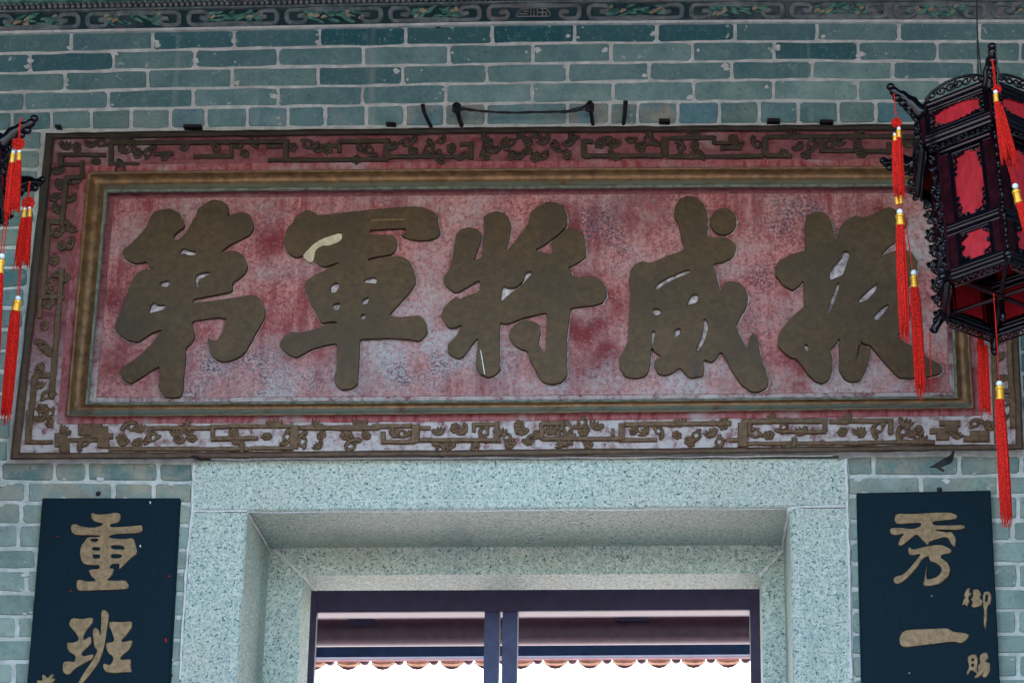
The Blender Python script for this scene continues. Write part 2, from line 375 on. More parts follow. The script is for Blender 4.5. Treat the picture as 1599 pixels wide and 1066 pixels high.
# ------------------------------------------------------------------ brick wall
WALL = root('brick_wall', (0,0,0), 'blue-grey brick temple wall with pale lime mortar joints round the stone doorway', 'wall')
zt = at(800, 712).z; xl = at(300, 760).x; xr = at(1321, 760).x
b = MB(); b.box((-6,0,zt), (6,.5,6.3)); b.box((-6,0,0), (xl+.02,.5,zt-.0005)); b.box((xr-.02,0,0), (6,.5,zt-.0005))
b.build('mortar_bed', M['mortar'], WALL)
TOPL = [
 [(0,53),(400,45),(800,37.5),(1200,34.5),(1599,35)],
 [(0,83.5),(400,75),(800,68),(1200,64),(1599,64.5)],
 [(0,114),(400,104.5),(800,99.5),(1200,94.5),(1599,96)],
 [(0,144),(400,136),(800,129),(1200,124),(1599,125)],
 [(0,173.5),(400,166),(800,160.5),(1200,157),(1599,158)],
 [(0,204.5),(400,199),(800,195.5),(1200,193),(1599,192)]]
JOINT = [
 [-17,111,238,366,499,633.5,768.6,897,1025.5,1148,1275.5,1404,1529.6,1657],
 [-82,47,176.5,304,434,567.7,700.7,832,954,1081,1208.6,1340,1464,1593.4,1720],
 [-28,100.6,230.5,362,497,628.8,760,886,1013.5,1143,1268,1393.6,1523,1650],
 [-92,37.5,169,301,433.7,566,696.4,831,957.6,1083,1208,1340,1470,1598,1725],
 [-46,18,80,142.6,204,266,322,385.6,449,507.7,572,632,694,758.5,886,952,996,1058,1123,1185,1247,1309,1368,1430,1491,1553,1615,1676]]
ROWS = {}; ROWID = [0]
def brick(x0, x1, l0, l1, tone, blue=0.0, stain=0.0, mat='brick'):
    gx, gy = (2.6, 2.35) if mat == 'brick' else (3.3, 2.9)
    def gap(): return random.uniform(-1.3, 1.3)
    x0 += gx; x1 -= gx; poly = []
    T = lambda x: interp(l0, x)+gy; Bt = lambda x: interp(l1, x)-gy
    n = max(2, int((x1-x0)/26)); c = random.uniform(1.5, 4.5); d = random.uniform(1.5, 4.5)
    for i in range(n+1):
        x = x0+c+(x1-x0-c-d)*i/n; poly.append((x, T(x)+gap()*.8))
    h = Bt(x1)-T(x1)
    poly += [(x1+gap()*.5, T(x1)+d*.8), (x1+gap(), T(x1)+h*.5), (x1+gap()*.5, Bt(x1)-d*.8)]
    for i in range(n+1):
        x = x1-d-(x1-x0-c-d)*i/n; poly.append((x, Bt(x)+gap()*.8))
    poly += [(x0+gap()*.5, Bt(x0)-c*.8), (x0+gap(), T(x0)+h*.5), (x0+gap()*.5, T(x0)+c*.8)]
    o = MB().prism(poly, -.0035-random.uniform(0,.002), .01, .0025).build('brick', M[mat], WALL)
    o.color = (tone, blue, stain, 1)
    a_, c_ = at(x0, (T(x0)+Bt(x0))/2), at(x1, (T(x1)+Bt(x1))/2); ROWS.setdefault(ROWID[0], []).append((a_.x, c_.x, at(x0, T(x0)).z, at(x0, Bt(x0)).z))
TONES = [[.15,.30,.02,.15,.05,.12,.02,.12,.05,.15,.35,.20,.30],
         [.10,.10,.45,.12,.40,.50,.40,.45,.55,.25,.05,.40,.30,.25],
         [.25,.08,.40,.45,.10,.35,.40,.45,.35,.15,.60,.20,.55,.25],
         [.3,.35,.10,.45,.30,.30,.60,.65,.60,.65,.60,.55,.50,.4]]
for r in range(4):
    ROWID[0] += 1; J = JOINT[r]
    for i in range(len(J)-1):
        t = TONES[r][i] if i < len(TONES[r]) else .3
        brick(J[i], J[i+1], TOPL[r], TOPL[r+1], min(1, t+.07+random.uniform(-.10,.10)+.06*r), random.uniform(0,.15))
ROWID[0] += 1; J = JOINT[4]
for i in range(len(J)-1):
    xm = (J[i]+J[i+1])/2
    brick(J[i], J[i+1], TOPL[4], TOPL[5], random.uniform(.45,.75), random.choice((.1,.35,.6,.7)),
          .75 if 640 < xm < 780 or 886 < xm < 1050 else random.choice((0,0,.2)))
LY = [203,233.5,263,293.5,324,354,385,416,448,479,513,546,579,613,649,685,720]
for i in range(16):
    ROWID[0] += 1; a = [(-300,LY[i]+5),(80,LY[i])]; c = [(-300,LY[i+1]+5),(80,LY[i+1])]
    xe = 66 - (LY[i]-203)*.108
    js = [xe-128-(62 if i%2 else 0), xe-64-(0 if i%2 else 58), xe] if i%3 else [xe-118, xe-56, xe]
    for p, q in zip(js, js[1:]): brick(p, q, a, c, random.uniform(.35,.8), random.uniform(0,.3), .3, 'brickpale' if i > 8 else 'brick')
LB = [720,751.5,784,818,856,889,925,961.7,997,1033,1068,1104,1140]
LJ = [[-60,0,85,136,247,302],[-80,41,177,240,301],[-95,33,100,300],[-100,29,92,299],[-70,57,297],[-85,41,100,295],[-60,55,293],[-100,26,90,291],[-75,50,289],[-110,21,85,286],[-80,45,284],[-100,20,80,281]]
for i in range(12):
    ROWID[0] += 1; a = [(0,LB[i]),(300,LB[i]+1.5)]; c = [(0,LB[i+1]),(300,LB[i+1]+1.5)]
    J = LJ[i]
    for p, q in zip(J, J[1:]):
        brick(p, q, a, c, random.uniform(.7,1.0) if i else random.uniform(.2,.6), random.uniform(0,.1), (.8,.9,.5)[i] if i < 3 else .25, 'brickpale')
RB = [711,743,774,813,845,880,919,953,990,1021.5,1058,1094,1130]
RJ = [[1322,1364,1498,1595,1720],[1322,1438,1560,1640,1720],[1324,1460,1590,1715],[1325,1450,1581,1700],[1326,1470,1625,1740],[1327,1450,1590,1715],[1328,1470,1622,1740],[1328,1450,1588,1715],[1329,1470,1620,1740],[1330,1450,1590,1715],[1331,1470,1625,1740],[1332,1450,1590,1715]]
for i in range(12):
    ROWID[0] += 1; a = [(1320,RB[i]),(1599,RB[i]-1)]; c = [(1320,RB[i+1]),(1599,RB[i+1]-1)]
    for p, q in zip(RJ[i], RJ[i][1:]):
        brick(p, q, a, c, random.uniform(.65,1.0) if i else random.uniform(.3,.6), random.uniform(0,.2), (.6,.6,.4)[i] if i < 3 else .2, 'brickpale')
RY = [192+i*(711-192)/16 for i in range(17)]
for i in range(16):
    ROWID[0] += 1; a = [(1560,RY[i]),(1700,RY[i])]; c = [(1560,RY[i+1]),(1700,RY[i+1])]
    xs = 1577+(RY[i]-194)*.045; js = [xs, xs+62+(60 if i%2 else 0), xs+190]
    for p, q in zip(js, js[1:]): brick(p, q, a, c, random.uniform(.35,.7), random.uniform(0,.3))
# the courses go on past the frame: one joined field of bricks
bf = MB()
def field(x0, x1, zt_, zb_, off):
    x = x0
    while x < x1-.04:
        e = min(x1, x+random.uniform(.25,.28) if x > x0 or off else x+.13); y = -.0030-random.uniform(0,.002)
        bf.box((x+.006, y, zb_), (e-.006, .01, zt_)); x = e
for r_ in ROWS.values():
    hi, lo = max(r_, key=lambda t: t[1]), min(r_, key=lambda t: t[0]); k_ = random.random() < .5
    if hi[1] > .95: field(hi[1]+.001, 1.848, hi[2], hi[3], k_)
    if lo[0] < -2.0:
        x = lo[0]-.001; field(-2.998, x, lo[2], lo[3], k_)
for sx0, sx1, sel in ((-2.998, xl-.012, lambda t: t[0] < -1.6), (xr+.012, 1.848, lambda t: t[1] > .7)):
    z = min(t[3] for r_ in ROWS.values() for t in r_ if sel(t))-.012; j = 0
    while z > .22:
        field(sx0, sx1, z, z-.064, j % 2); z -= .076; j += 1
o = bf.build('brick_field', M['brickpale'], WALL); o.color = (.75,.1,.2,1); tag(o, kind='stuff')
# crumbled hollow in the joint at the right, its shade painted as a dark patch
q = lambda pts, ox, oy, s: [(ox+x/s, oy+y/s) for x, y in pts]
fill2d('broken_joint', [q([(715,955),(760,935),(830,890),(900,850),(955,825),(975,790),(985,740),(1008,714),(1082,713),(1075,727),(1018,733),(997,760),(985,850),(970,900),(920,925),(860,945),(845,955),(892,985),(880,1002),(845,985),(800,955)],1346,591,6.9)], -.008, .007, .001, M['hollow_shade'], WALL)
fill2d('hollow', [q([(640,325),(660,305),(690,315),(705,335),(685,350),(650,348)],600,0,8)], -.008, .007, .001, M['hollow_shade'], WALL, 2)
# lime smears across the bricks
for k in range(60):
    J = random.choice(JOINT[:4]); r = JOINT.index(J); x = random.choice(J[1:-1]) + random.uniform(-12,12)
    if not -20 < x < 1380: continue
    y = interp(TOPL[r], x) + random.uniform(4,26); s = random.uniform(2,6)
    n = 9; pl = [(x+s*random.uniform(.5,1.3)*math.cos(2*PI*i/n), y+.8*s*random.uniform(.5,1.3)*math.sin(2*PI*i/n)) for i in range(n)]
    MB().prism(pl, -.0072-random.uniform(0,.001), -.001, .001).build('lime_smear', M['mortar'], WALL)

for k in range(60):
    side = random.random() < .5
    x = random.uniform(-10,300) if side else random.uniform(1325,1620); L_ = LB if side else RB; i_ = random.randrange(1, 11)
    y = L_[i_]+random.choice((3,5,8,-4,-6)); s = random.uniform(2,5); n = 9
    pl = [(x+1.6*s*random.uniform(.5,1.3)*math.cos(2*PI*i/n), y+.8*s*random.uniform(.5,1.3)*math.sin(2*PI*i/n)) for i in range(n)]
    MB().prism(pl, -.0072-random.uniform(0,.001), -.001, .001).build('lime_smear', M['mortar'], WALL)

# ------------------------------------------------------------------ painted frieze at the head of the wall
FB = [(0,50),(400,42.5),(800,35),(1200,32.3),(1599,32.3)]
def fy(x, k): return interp(FB, x) - k          # k px above the lower edge of the frieze
FR = root('painted_frieze', at(800, 20, -.02), 'dark painted plaster frieze of scroll panels and beads along the wall head', 'frieze')
xs = list(range(-160, 1761, 80))
def strip(k0, k1, Yf, Yb, mat, name):
    b = MB(); v = []
    for x in xs:
        p, r = at(x, fy(x,k0), Yf), at(x, fy(x,k1), Yf)
        v += [p, r, Vector((r.x,Yb,r.z)), Vector((p.x,Yb,p.z))]
    f = []
    for i in range(len(xs)-1):
        a, c = 4*i, 4*i+4
        f += [(a+j, a+(j+1)%4, c+(j+1)%4, c+j) for j in range(4)]
    f += [(0,1,2,3), tuple(len(v)-4+j for j in (3,2,1,0))]
    return b.add(v, f).build(name, mat, FR)
strip(0, 80, -.012, .012, M['friezebg'], 'frieze_ground')
strip(-2.5, 1.5, -.018, .010, M['mortar'], 'lower_fillet')
strip(31, 33.5, -.026, -.004, M['friezeband'], 'middle_fillet')
strip(46.5, 50, -.034, -.006, M['friezegreen'], 'upper_fillet')
strip(54, 75, -.045, -.006, M['friezedark'], 'upper_band')
b = MB()
for row in (0, 1):
    x = -160
    while x < 1760:
        xx = x + (5 if row else 0); p = at(xx, fy(xx, 37.5+row*6), -.014)
        b.ball(p, .0075+random.uniform(-.001,.001), .009, .0085, n=7, m=4); x += 8.9+random.uniform(-.5,.5)
tag(b.build('bead_moulding', M['friezebead'], FR, True), kind='stuff')
SEG = [(-20,129),(129,287),(287,440),(440,602),(602,756),(756,912),(912,1072),(1072,1229),(1229,1391),(1391,1545),(1545,1700)]
def rrect(x0, x1, k0, k1, c):
    return [(x0+c,fy(x0,k1)),((x0+x1)/2,fy((x0+x1)/2,k1)),(x1-c,fy(x1,k1)),(x1,fy(x1,k1-c)),(x1,fy(x1,k0+c)),(x1-c,fy(x1,k0)),((x0+x1)/2,fy((x0+x1)/2,k0)),(x0+c,fy(x0,k0)),(x0,fy(x0,k0+c)),(x0,fy(x0,k1-c))]
def spiral(cx, cy, r0, r1, a0, turns, Y, n=16):
    return [at(cx+(r0+(r1-r0)*t/n)*math.cos(a0+2*PI*turns*t/n), cy+(r0+(r1-r0)*t/n)*math.sin(a0+2*PI*turns*t/n), Y) for t in range(n+1)]
def leaf(b, cx, cy, L, wd, ang, Y, mat=None):           # ridged leaf lobe in the wall plane
    p = at(cx, cy, Y); s = pscale(p)
    b.ball(p, L*s, .006, wd*s, Matrix.Rotation(ang, 3, 'Y'), 7, 5)
for i, (x0, x1) in enumerate(SEG):
    w_ = 7.6; up = i % 2                                # open scroll frame whose two ends curl inwards
    ins = [(x0+24, 17), (x0+34, 15), (x0+38, 20), (x0+34, 25.5), (x0+24, 26.5), (x0+12, 26.5), (x0+7.5, 22), (x0+7.5, 11), (x0+12, 6.5)]
    n_ = 6; path = ins + [(x0+12+(x1-x0-24)*t/n_, 6.5) for t in range(1, n_)] + [(x0+x1-px, k) for px, k in reversed(ins)]
    if up: path = [(px, 33-k) for px, k in path]
    path = [(px+random.uniform(-.5,.5), k+random.uniform(-.4,.4)) for px, k in path]
    L_, R_ = [], []
    for j in range(len(path)):
        a_, c_ = path[max(j-1,0)], path[min(j+1,len(path)-1)]; dx, dy = c_[0]-a_[0], c_[1]-a_[1]; l_ = math.hypot(dx, dy)
        hw_ = w_/2*(.8+.2*math.sin(j*1.3)); nx, ny = -dy/l_*hw_, dx/l_*hw_; p_ = path[j]
        L_.append((p_[0]+nx, fy(p_[0]+nx, p_[1]+ny))); R_.append((p_[0]-nx, fy(p_[0]-nx, p_[1]-ny)))
    fill2d('scroll_frame', [L_+R_[::-1]], -.024, .014, .003, M['friezeband'], FR)
    b = MB(); g = MB(); c = MB(); cx = (x0+x1)/2
    if i == 5:                                          # the panel with the squared fret
        fr = []
        for (ax, ay, bx, by) in ((809,13,817,21),(817,21,828,21),(809,13,809,9),(809,9,861,9),(861,9,861,14),(861,14,855,21),(855,21,845,21),(831,22,831,9),(836,9,836,22),(812,13,826,13),(841,21,841,10),(841,15,853,15),(849,21,849,10),(819,17,828,17),(855,10,855,16)):
            fr.append(((ax-2, ay), (bx-2, by)))
        for (p, r) in fr: g.tube([at(p[0], fy(p[0], p[1]), -.022), at(r[0], fy(r[0], r[1]), -.022)], .0022, 5)
        g.build('squared_fret', M['friezebead'], FR); continue
    for j in range(22):
        leaf(g, cx+random.uniform(-42,42), fy(cx, random.uniform(8,25)), random.uniform(6,13), random.uniform(1.8,3.4), random.uniform(-.5,.5)+(.25 if i%2 else -.25), -.016-random.uniform(0,.004))
    for j in range(7):
        c = MB(); fx, fk, an = cx+random.choice((-38,-30,-18,24,32,40))+random.uniform(-6,6), random.uniform(11,23), random.uniform(-1,1)
        for z_ in (-1, 0, 1): leaf(c, fx+z_*1.6, fy(fx, fk+z_*.9), random.uniform(3,5), random.uniform(2,3), an+z_*.5, -.018-.001*z_)
        c.build('flower', M['friezecream'], FR, True)
    g.build('foliage', M['friezegreen'], FR, True)

# ------------------------------------------------------------------ granite door surround
D1, D2, D3 = .45, .66, .9
DOOR = root('stone_door_surround', ((xl+xr)/2, 0, .12), 'speckled pale granite door surround with stepped jambs and lintel', 'doorway')
def quadbox(px, Yf, Yb):                                # px quad (tl,tr,br,bl) seen on y=Yf, straight back to y=Yb
    P = [at(x, y, Yf) for x, y in px]; Q = [Vector((p.x,Yb,p.z)) for p in P]
    return [Q[3],Q[2],P[2],P[3],Q[0],Q[1],P[1],P[0]]
def down(p, slope=None, z=.12):                         # foot of a jamb line
    return Vector((p.x, p.y, z))
YF = -.012
TL, TR = at(303,716,YF), at(1320,711,YF); BL, BR = at(300,797.5,YF), at(1322,790.5,YF)
A0, A1 = at(386,799,YF), at(1233,793.5,YF)              # outer arris of the opening
B0, B1 = at(430,858,D1), at(1231,853,D1)                # inner arris behind the first reveal
C0, C1 = at(473,898,D1), at(1188.5,895,D1)              # lower arris of the inner face
E0, E1 = at(494,921,D2), at(1189,917.5,D2)
def V(p, y=None, z=None, x=None): return Vector((p.x if x is None else x, p.y if y is None else y, p.z if z is None else z))
# outer lintel: front face and sloping-back soffit
zl = (A0.z+A1.z)/2
b = MB(); bb = .006
def lintel(b, x0t, x1t, x0b, x1b, ztop, zb0, zb1, y0, y1, bev=.006):
    v = [(x0t,y0+bev,ztop),(x1t,y0+bev,ztop),(x1b,y0+bev,zb1),(x0b,y0+bev,zb0),
         (x0t,y0,ztop-bev),(x1t,y0,ztop-bev),(x1b,y0,zb1+bev),(x0b,y0,zb0+bev),
         (x0t,y1,ztop),(x1t,y1,ztop),(x1b,y1,zb1),(x0b,y1,zb0)]
    b.add(v, [(4,5,6,7),(0,1,5,4),(7,6,2,3),(0,4,7,3),(1,2,6,5),(0,8,9,1),(3,2,10,11),(8,11,10,9),(0,3,11,8),(1,9,10,2)])
lintel(b, TL.x, TR.x, BL.x, BR.x, TL.z-.002, BL.z, BR.z, YF, D1)
b.build('lintel', M['granite'], DOOR)
def jamb(name, xo_t, xo_b, xi_t, xi_b, z0, y0, y1, zb=.12, bev=.006):
    b = MB(); s = 1 if xi_t > xo_t else -1
    v = [(xo_b,y0,zb),(xi_b-s*bev,y0,zb),(xi_b,y0+bev,zb),(xi_b,y1,zb),(xo_b,y1,zb),
         (xo_t,y0,z0),(xi_t-s*bev,y0,z0),(xi_t,y0+bev,z0),(xi_t,y1,z0),(xo_t,y1,z0)]
    b.add(v, [(0,1,6,5),(1,2,7,6),(2,3,8,7),(3,4,9,8),(4,0,5,9),(5,6,7,8,9),(4,3,2,1,0)])
    return b.build(name, M['granite'], DOOR)
gj = .006
def vext(pt, pb):                                       # x at floor of a line through two px
    a, c = at(*pt, YF), at(*pb, YF); return c.x + (c.x-a.x)*(.12-c.z)/(c.z-a.z)*.0
jamb('jamb', BL.x, at(280,1066,YF).x, A0.x, at(369,1066,YF).x, BL.z-gj, YF, D1)
jamb('jamb', BR.x, at(1328,1066,YF).x, A1.x, at(1236,1066,YF).x, BR.z-gj, YF, D1)
def slab(name, pts, y0, y1, bev=.005):                  # world (x,z) polygon between two depths
    n = len(pts); cx = sum(p[0] for p in pts)/n; cz = sum(p[1] for p in pts)/n
    v = [(x,y0,z) for x, z in pts] + [(x,y1,z) for x, z in pts]
    return MB().add(v, [tuple(range(n)), tuple(range(2*n-1,n-1,-1))]+[(i,(i+1)%n,n+(i+1)%n,n+i) for i in range(n)]).build(name, M['granite'], DOOR)
W2 = lambda x, y: (lambda p: (p.x, p.z))(at(x, y, D1+.001))
F2 = lambda x, y: (W2(x, y)[0], .12)
slab('inner_lintel', [W2(390,821),W2(1268,816),W2(1231,853),W2(1188.5,895),W2(473,898),W2(430,858)], D1+.001, D2)
slab('inner_jamb', [W2(389,822),W2(429.5,858.7),W2(472.5,898.7),F2(464,1066),F2(380,1066)], D1+.001, D2)
slab('inner_jamb', [W2(1269,817),W2(1231.5,853.7),W2(1189,895.7),F2(1190,1066),F2(1275,1066)], D1+.001, D2)
jb = MB()
def bead(b, pts, r=.004):
    P = []
    for p, r_ in zip(pts, pts[1:]):
        for t in range(8): P.append(p.lerp(r_, t/8)+Vector((random.uniform(-1,1),random.uniform(-1,1),random.uniform(-1,1)))*.0015)
    P.append(pts[-1]); b.tube(P, [r*random.uniform(.6,1.4) for _ in P], 6)
bead(jb, [at(303,798,YF), at(386,797.5,YF)], .0045); bead(jb, [at(1233,792,YF), at(1320,790.5,YF)], .004)
bead(jb, [A0+Vector((.002,0,-.004)), V(B0,y=D1-.005,x=A0.x+.004,z=A0.z-.006)], .004)
bead(jb, [A1+Vector((-.002,0,-.004)), V(B1,y=D1-.005,x=A1.x-.004,z=A1.z-.006)], .005)
bead(jb, [at(428,858,D1-.001), at(473,900,D1-.001)], .005); bead(jb, [at(1231,850,D1-.001), at(1190,895,D1-.001)], .007)
bead(jb, [at(302,722,YF), at(300,797,YF), at(290,900,YF), at(281,1060,YF)], .004)
bead(jb, [at(1321,716,YF), at(1323,790,YF), at(1326,900,YF), at(1329,1060,YF)], .005)
bead(jb, [at(330,717,YF), at(700,715,YF), at(1000,714,YF), at(1300,711,YF)], .004)
bead(jb, [at(473,899,D1-.001), at(493,920,D2-.002)], .004); bead(jb, [at(1189,896,D1-.001), at(1189.5,917,D2-.002)], .005)
bead(jb, [at(325,783,YF), at(700,781,YF), at(1225,779,YF)], .0009); bead(jb, [at(374,800,YF), at(366,930,YF), at(358,1060,YF)], .0009)
bead(jb, [at(1246,796,YF), at(1249,1060,YF)], .0009); bead(jb, [at(386,800,YF), at(800,797,YF), at(1232,794.5,YF)], .0012)
jb.build('mortar_joint', M['caulk'], DOOR)

# ------------------------------------------------------------------ wooden door frame inside the opening
WF = root('wooden_door_frame', (at(840,960,D3).x, D3, .12), 'dark purple wooden door frame with head beam and slim posts inside the stone doorway', 'door frame')
def pxbox(name, x0, y0, x1, y1, Y, th, mat, parent, x0b=None, x1b=None, y1r=None, y0r=None):
    p = [at(x0,y0,Y), at(x1,y0 if y0r is None else y0r,Y), at(x1 if x1b is None else x1b, y1 if y1r is None else y1r,Y), at(x0 if x0b is None else x0b,y1,Y)]
    bk = [Vector((q_.x,Y+th,q_.z)) for q_ in p]
    return MB().box8([p[3],p[2],bk[2],bk[3],p[0],p[1],bk[1],bk[0]]).build(name, mat, parent)
pxbox('head_beam', 430, 870, 1260, 956, D3, .10, M['darkwood'], WF, y1r=950.4)
pxbox('beam_lip', 440, 954.5, 1250, 957.3, D3+.012, .07, M['purlin'], WF, y1r=952, y0r=949.5)
zb = .12
def post(x0, x1, ytop, Y, th, mat, x0b, x1b):
    a, c, e, f = at(x0,ytop,Y), at(x1,ytop,Y), at(x1b,1066,Y), at(x0b,1066,Y)
    P = [Vector((f.x,Y,zb)),Vector((e.x,Y,zb)),Vector((e.x,Y+th,zb)),Vector((f.x,Y+th,zb)),a,c,Vector((c.x,Y+th,c.z)),Vector((a.x,Y+th,a.z))]
    return MB().box8(P).build('post', mat, WF)
post(757, 780, 950, D3+.02, .06, M['postwood'], 753.5, 777.5); post(785, 808.5, 950, D3+.021, .06, M['postwood'], 784, 809.5)
post(1171, 1215, 940, D3-.004, .09, M['darkwood'], 1172.5, 1215); post(440, 495, 940, D3-.004, .035, M['darkwood'], 440, 489)

# ------------------------------------------------------------------ hall behind: shell, purlin, rear eave
YP, YE = 4.3, 5.0
H = MB(); H.box((-5,D2+.3,.12), (-3.4,YE-.4,6.4)); H.box((3.4,D2+.3,.12), (5,YE-.4,6.4)); H.build('hall_side_walls', M['inner'])
tag(bpy.data.objects['hall_side_walls'], kind='structure')
H = MB(); H.box((-6,.5,zt), (6,.55,6.3)); 
ze = at(840, 1008, YE).z
o = MB().box8([(-6,.6,ze+2.0),(6,.6,ze+2.0),(6,YE+.05,ze+.02),(-6,YE+.05,ze+.02),(-6,.6,ze+2.25),(6,.6,ze+2.25),(6,YE+.05,ze+.12),(-6,YE+.05,ze+.12)]).build('hall_roof', M['ceilwood'])
tag(o, kind='structure')
PU = root('roof_purlin', (0, YP, at(840,988,YP).z), 'long round rose-brown purlin crossing behind the wooden door head', 'roof beam')
p0, p1 = at(470, 988.2, YP), at(1220, 983.0, YP); d = (p1-p0); rr = 21.5*pscale(p0)
b = MB(); b.tube([p0-d*1.2+d*t*.17 for t in range(21)], rr, 20); b.build('beam', M['purlin'], PU, True)
for x, y, wd in ((565,968,38),(988,961,40)):
    pxbox('seat_block', x-wd/2, y-4.5, x+wd/2, y+7, YP-.085, .12, M['darkwood'], PU, x0b=x-wd/2-6, x1b=x+wd/2+6)
EV = root('rear_eave', (0, YE, ze), 'blue eave board with a row of scalloped orange clay tiles against the white sky', 'eave')
pxbox('fascia_board', -200, 1012.8, 1900, 1030.5, YE, .05, M['fascia'], EV, y0r=998.5, y1r=1016)
pxbox('eave_batten', -200, 1028, 1900, 1034, YE+.055, .05, M['ceilwood'], EV, y0r=1012, y1r=1020)
TX = [543-54*4+54*i for i in range(24)]
YT = YE+.12
for i, x in enumerate(TX):
    yb = 1030.3 - (x-543)*.0059; n = 8; v = []; wv = 24
    top = [(x-19,yb-1),(x+19,yb-1)]; arc = [(x+17,yb+3.5),(x+11,yb+6),(x,yb+7),(x-11,yb+6),(x-17,yb+3.5)]
    tl = MB().prism(top+arc, YT, YT+.06, .003).build('roof_tile', M['tile'], EV)
    lo = [(x-wv+4,yb+6)] + [(x+u*(wv-3)/10, yb+8+(6.0 if abs(u)<4 else 3.5 if abs(u)<7 else .5)+random.uniform(-.4,.4)) for u in range(-8,9,2)] + [(x+wv-4,yb+6),(x+10,yb+8.5),(x,yb+9.5),(x-10,yb+8.5)]
    lo = [(x-20,yb+4),(x-15,yb+8),(x-8,yb+13),(x,yb+15),(x+8,yb+13),(x+15,yb+8),(x+20,yb+4),(x+10,yb+7),(x,yb+8.6),(x-10,yb+7)]
    b = MB(); nn = len(lo); A = [at(px,py,YT+.065) for px, py in lo]; Bk = [a_+Vector((0,.015,0)) for a_ in A]
    b.add(A+Bk, [(0,1,9),(1,2,8,9),(2,3,8),(3,4,8),(4,5,7,8),(5,6,7)]+[tuple(k_+10 for k_ in reversed(q_)) for q_ in [(0,1,9),(1,2,8,9),(2,3,8),(3,4,8),(4,5,7,8),(5,6,7)]]+[(k_,(k_+1)%10,10+(k_+1)%10,10+k_) for k_ in range(10)])
    b.build('drip_plate', M['tiledark'], tl)
    xm = x+27; ym = 1031-(xm-543)*.0059
    b = MB(); p = at(xm, ym+1, YT+.06); sc = pscale(p)
    b.tube([p+Vector((0,-.05,0)), p], 7.5*sc, 12); b.build('cover_tile', M['tiledark'], EV, True)

# ------------------------------------------------------------------ name board over the door
SIGN = root('name_board', at(800, 715, 0), 'long weathered red name board with five gilt characters in a carved brown frame', 'name board')
RO = [(72,208),(1577,193.5),(1598.5,702),(16,717)]          # outer edge, then inner edge of each moulding
RI = [(85,218),(1567,203),(1586.5,693),(31,707)]
MO = [(137,269),(1496,260.5),(1521,637),(103,650)]
MI = [(168,302),(1477,292.5),(1491,617.5),(139,627.5)]
PI_ = [(178,311),(1471,301.5),(1483,611),(150,620)]
def lerp4(A, B, t): return [(a[0]+(b_[0]-a[0])*t, a[1]+(b_[1]-a[1])*t) for a, b_ in zip(A, B)]
def loopring(A, B, prof, name, mat, jit=0.0, seg=(60,22), smooth=False):
    """prof: list of (t,Y); t runs from rectangle A to rectangle B; swept round with mitred corners"""
    rings = []
    for t, Y in prof:
        c4 = lerp4(A, B, t); r_ = []
        for k in range(4):
            a, b_ = c4[k], c4[(k+1)%4]; n = seg[k%2]
            for i in range(n):
                x = a[0]+(b_[0]-a[0])*i/n; y = a[1]+(b_[1]-a[1])*i/n
                bow = 0
                if k in (0, 2): u = (x-800)/800; bow = (1-u*u)*(-2.2 if k == 0 else 1.8)    # the long edges are not ruler straight
                r_.append(at(x+random.uniform(-jit,jit), y+bow+random.uniform(-jit,jit), Y+random.uniform(-jit,jit)*.0012))
        rings.append(r_)
    n = len(rings[0]); v = [p for r_ in rings for p in r_]
    f = [(i*n+k, i*n+(k+1)%n, (i+1)*n+(k+1)%n, (i+1)*n+k) for i in range(len(rings)-1) for k in range(n)]
    return mesh(name, v, f, mat, SIGN, smooth)
MB().prism([(76,212),(1573,198),(1594,698),(20,712)], -.012, .0).build('backing', M['rim'], SIGN)
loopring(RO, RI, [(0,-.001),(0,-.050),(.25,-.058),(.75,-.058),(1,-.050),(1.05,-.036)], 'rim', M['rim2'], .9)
loopring(RI, MO, [(0,-.040),(.25,-.040),(.5,-.040),(.80,-.040)], 'ornament_band', M['border'])
loopring(RI, MO, [(.80,-.040),(.80,-.043),(.90,-.044),(1.02,-.044)], 'red_ledge', M['ledge'], .4)
loopring(MO, MI, [(0,-.040),(0,-.064),(.07,-.066),(.16,-.056),(.28,-.045),(.42,-.038),(.55,-.036),(.66,-.039),(.76,-.046),(.84,-.050)], 'moulding', M['mould'], .5, (90,36), True)
loopring(MO, MI, [(.83,-.046),(.85,-.052),(.93,-.052),(1.0,-.046),(1.0,-.014)], 'inner_fillet', M['verdi'], .4)
loopring(MI, PI_, [(-.02,-.016),(1.02,-.016)], 'red_margin', M['border'])
b = MB(); pp = []
for k in range(4):
    a, c = PI_[k], PI_[(k+1)%4]
    for i in range(12):
        x = a[0]+(c[0]-a[0])*i/12; y = a[1]+(c[1]-a[1])*i/12; u = (x-800)/800
        pp.append((x, y+(1-u*u)*(-2.2 if k == 0 else 1.8 if k == 2 else 0)))
b.prism(pp, -.0195, -.008, .0015).build('field_panel', M['panel'], SIGN)

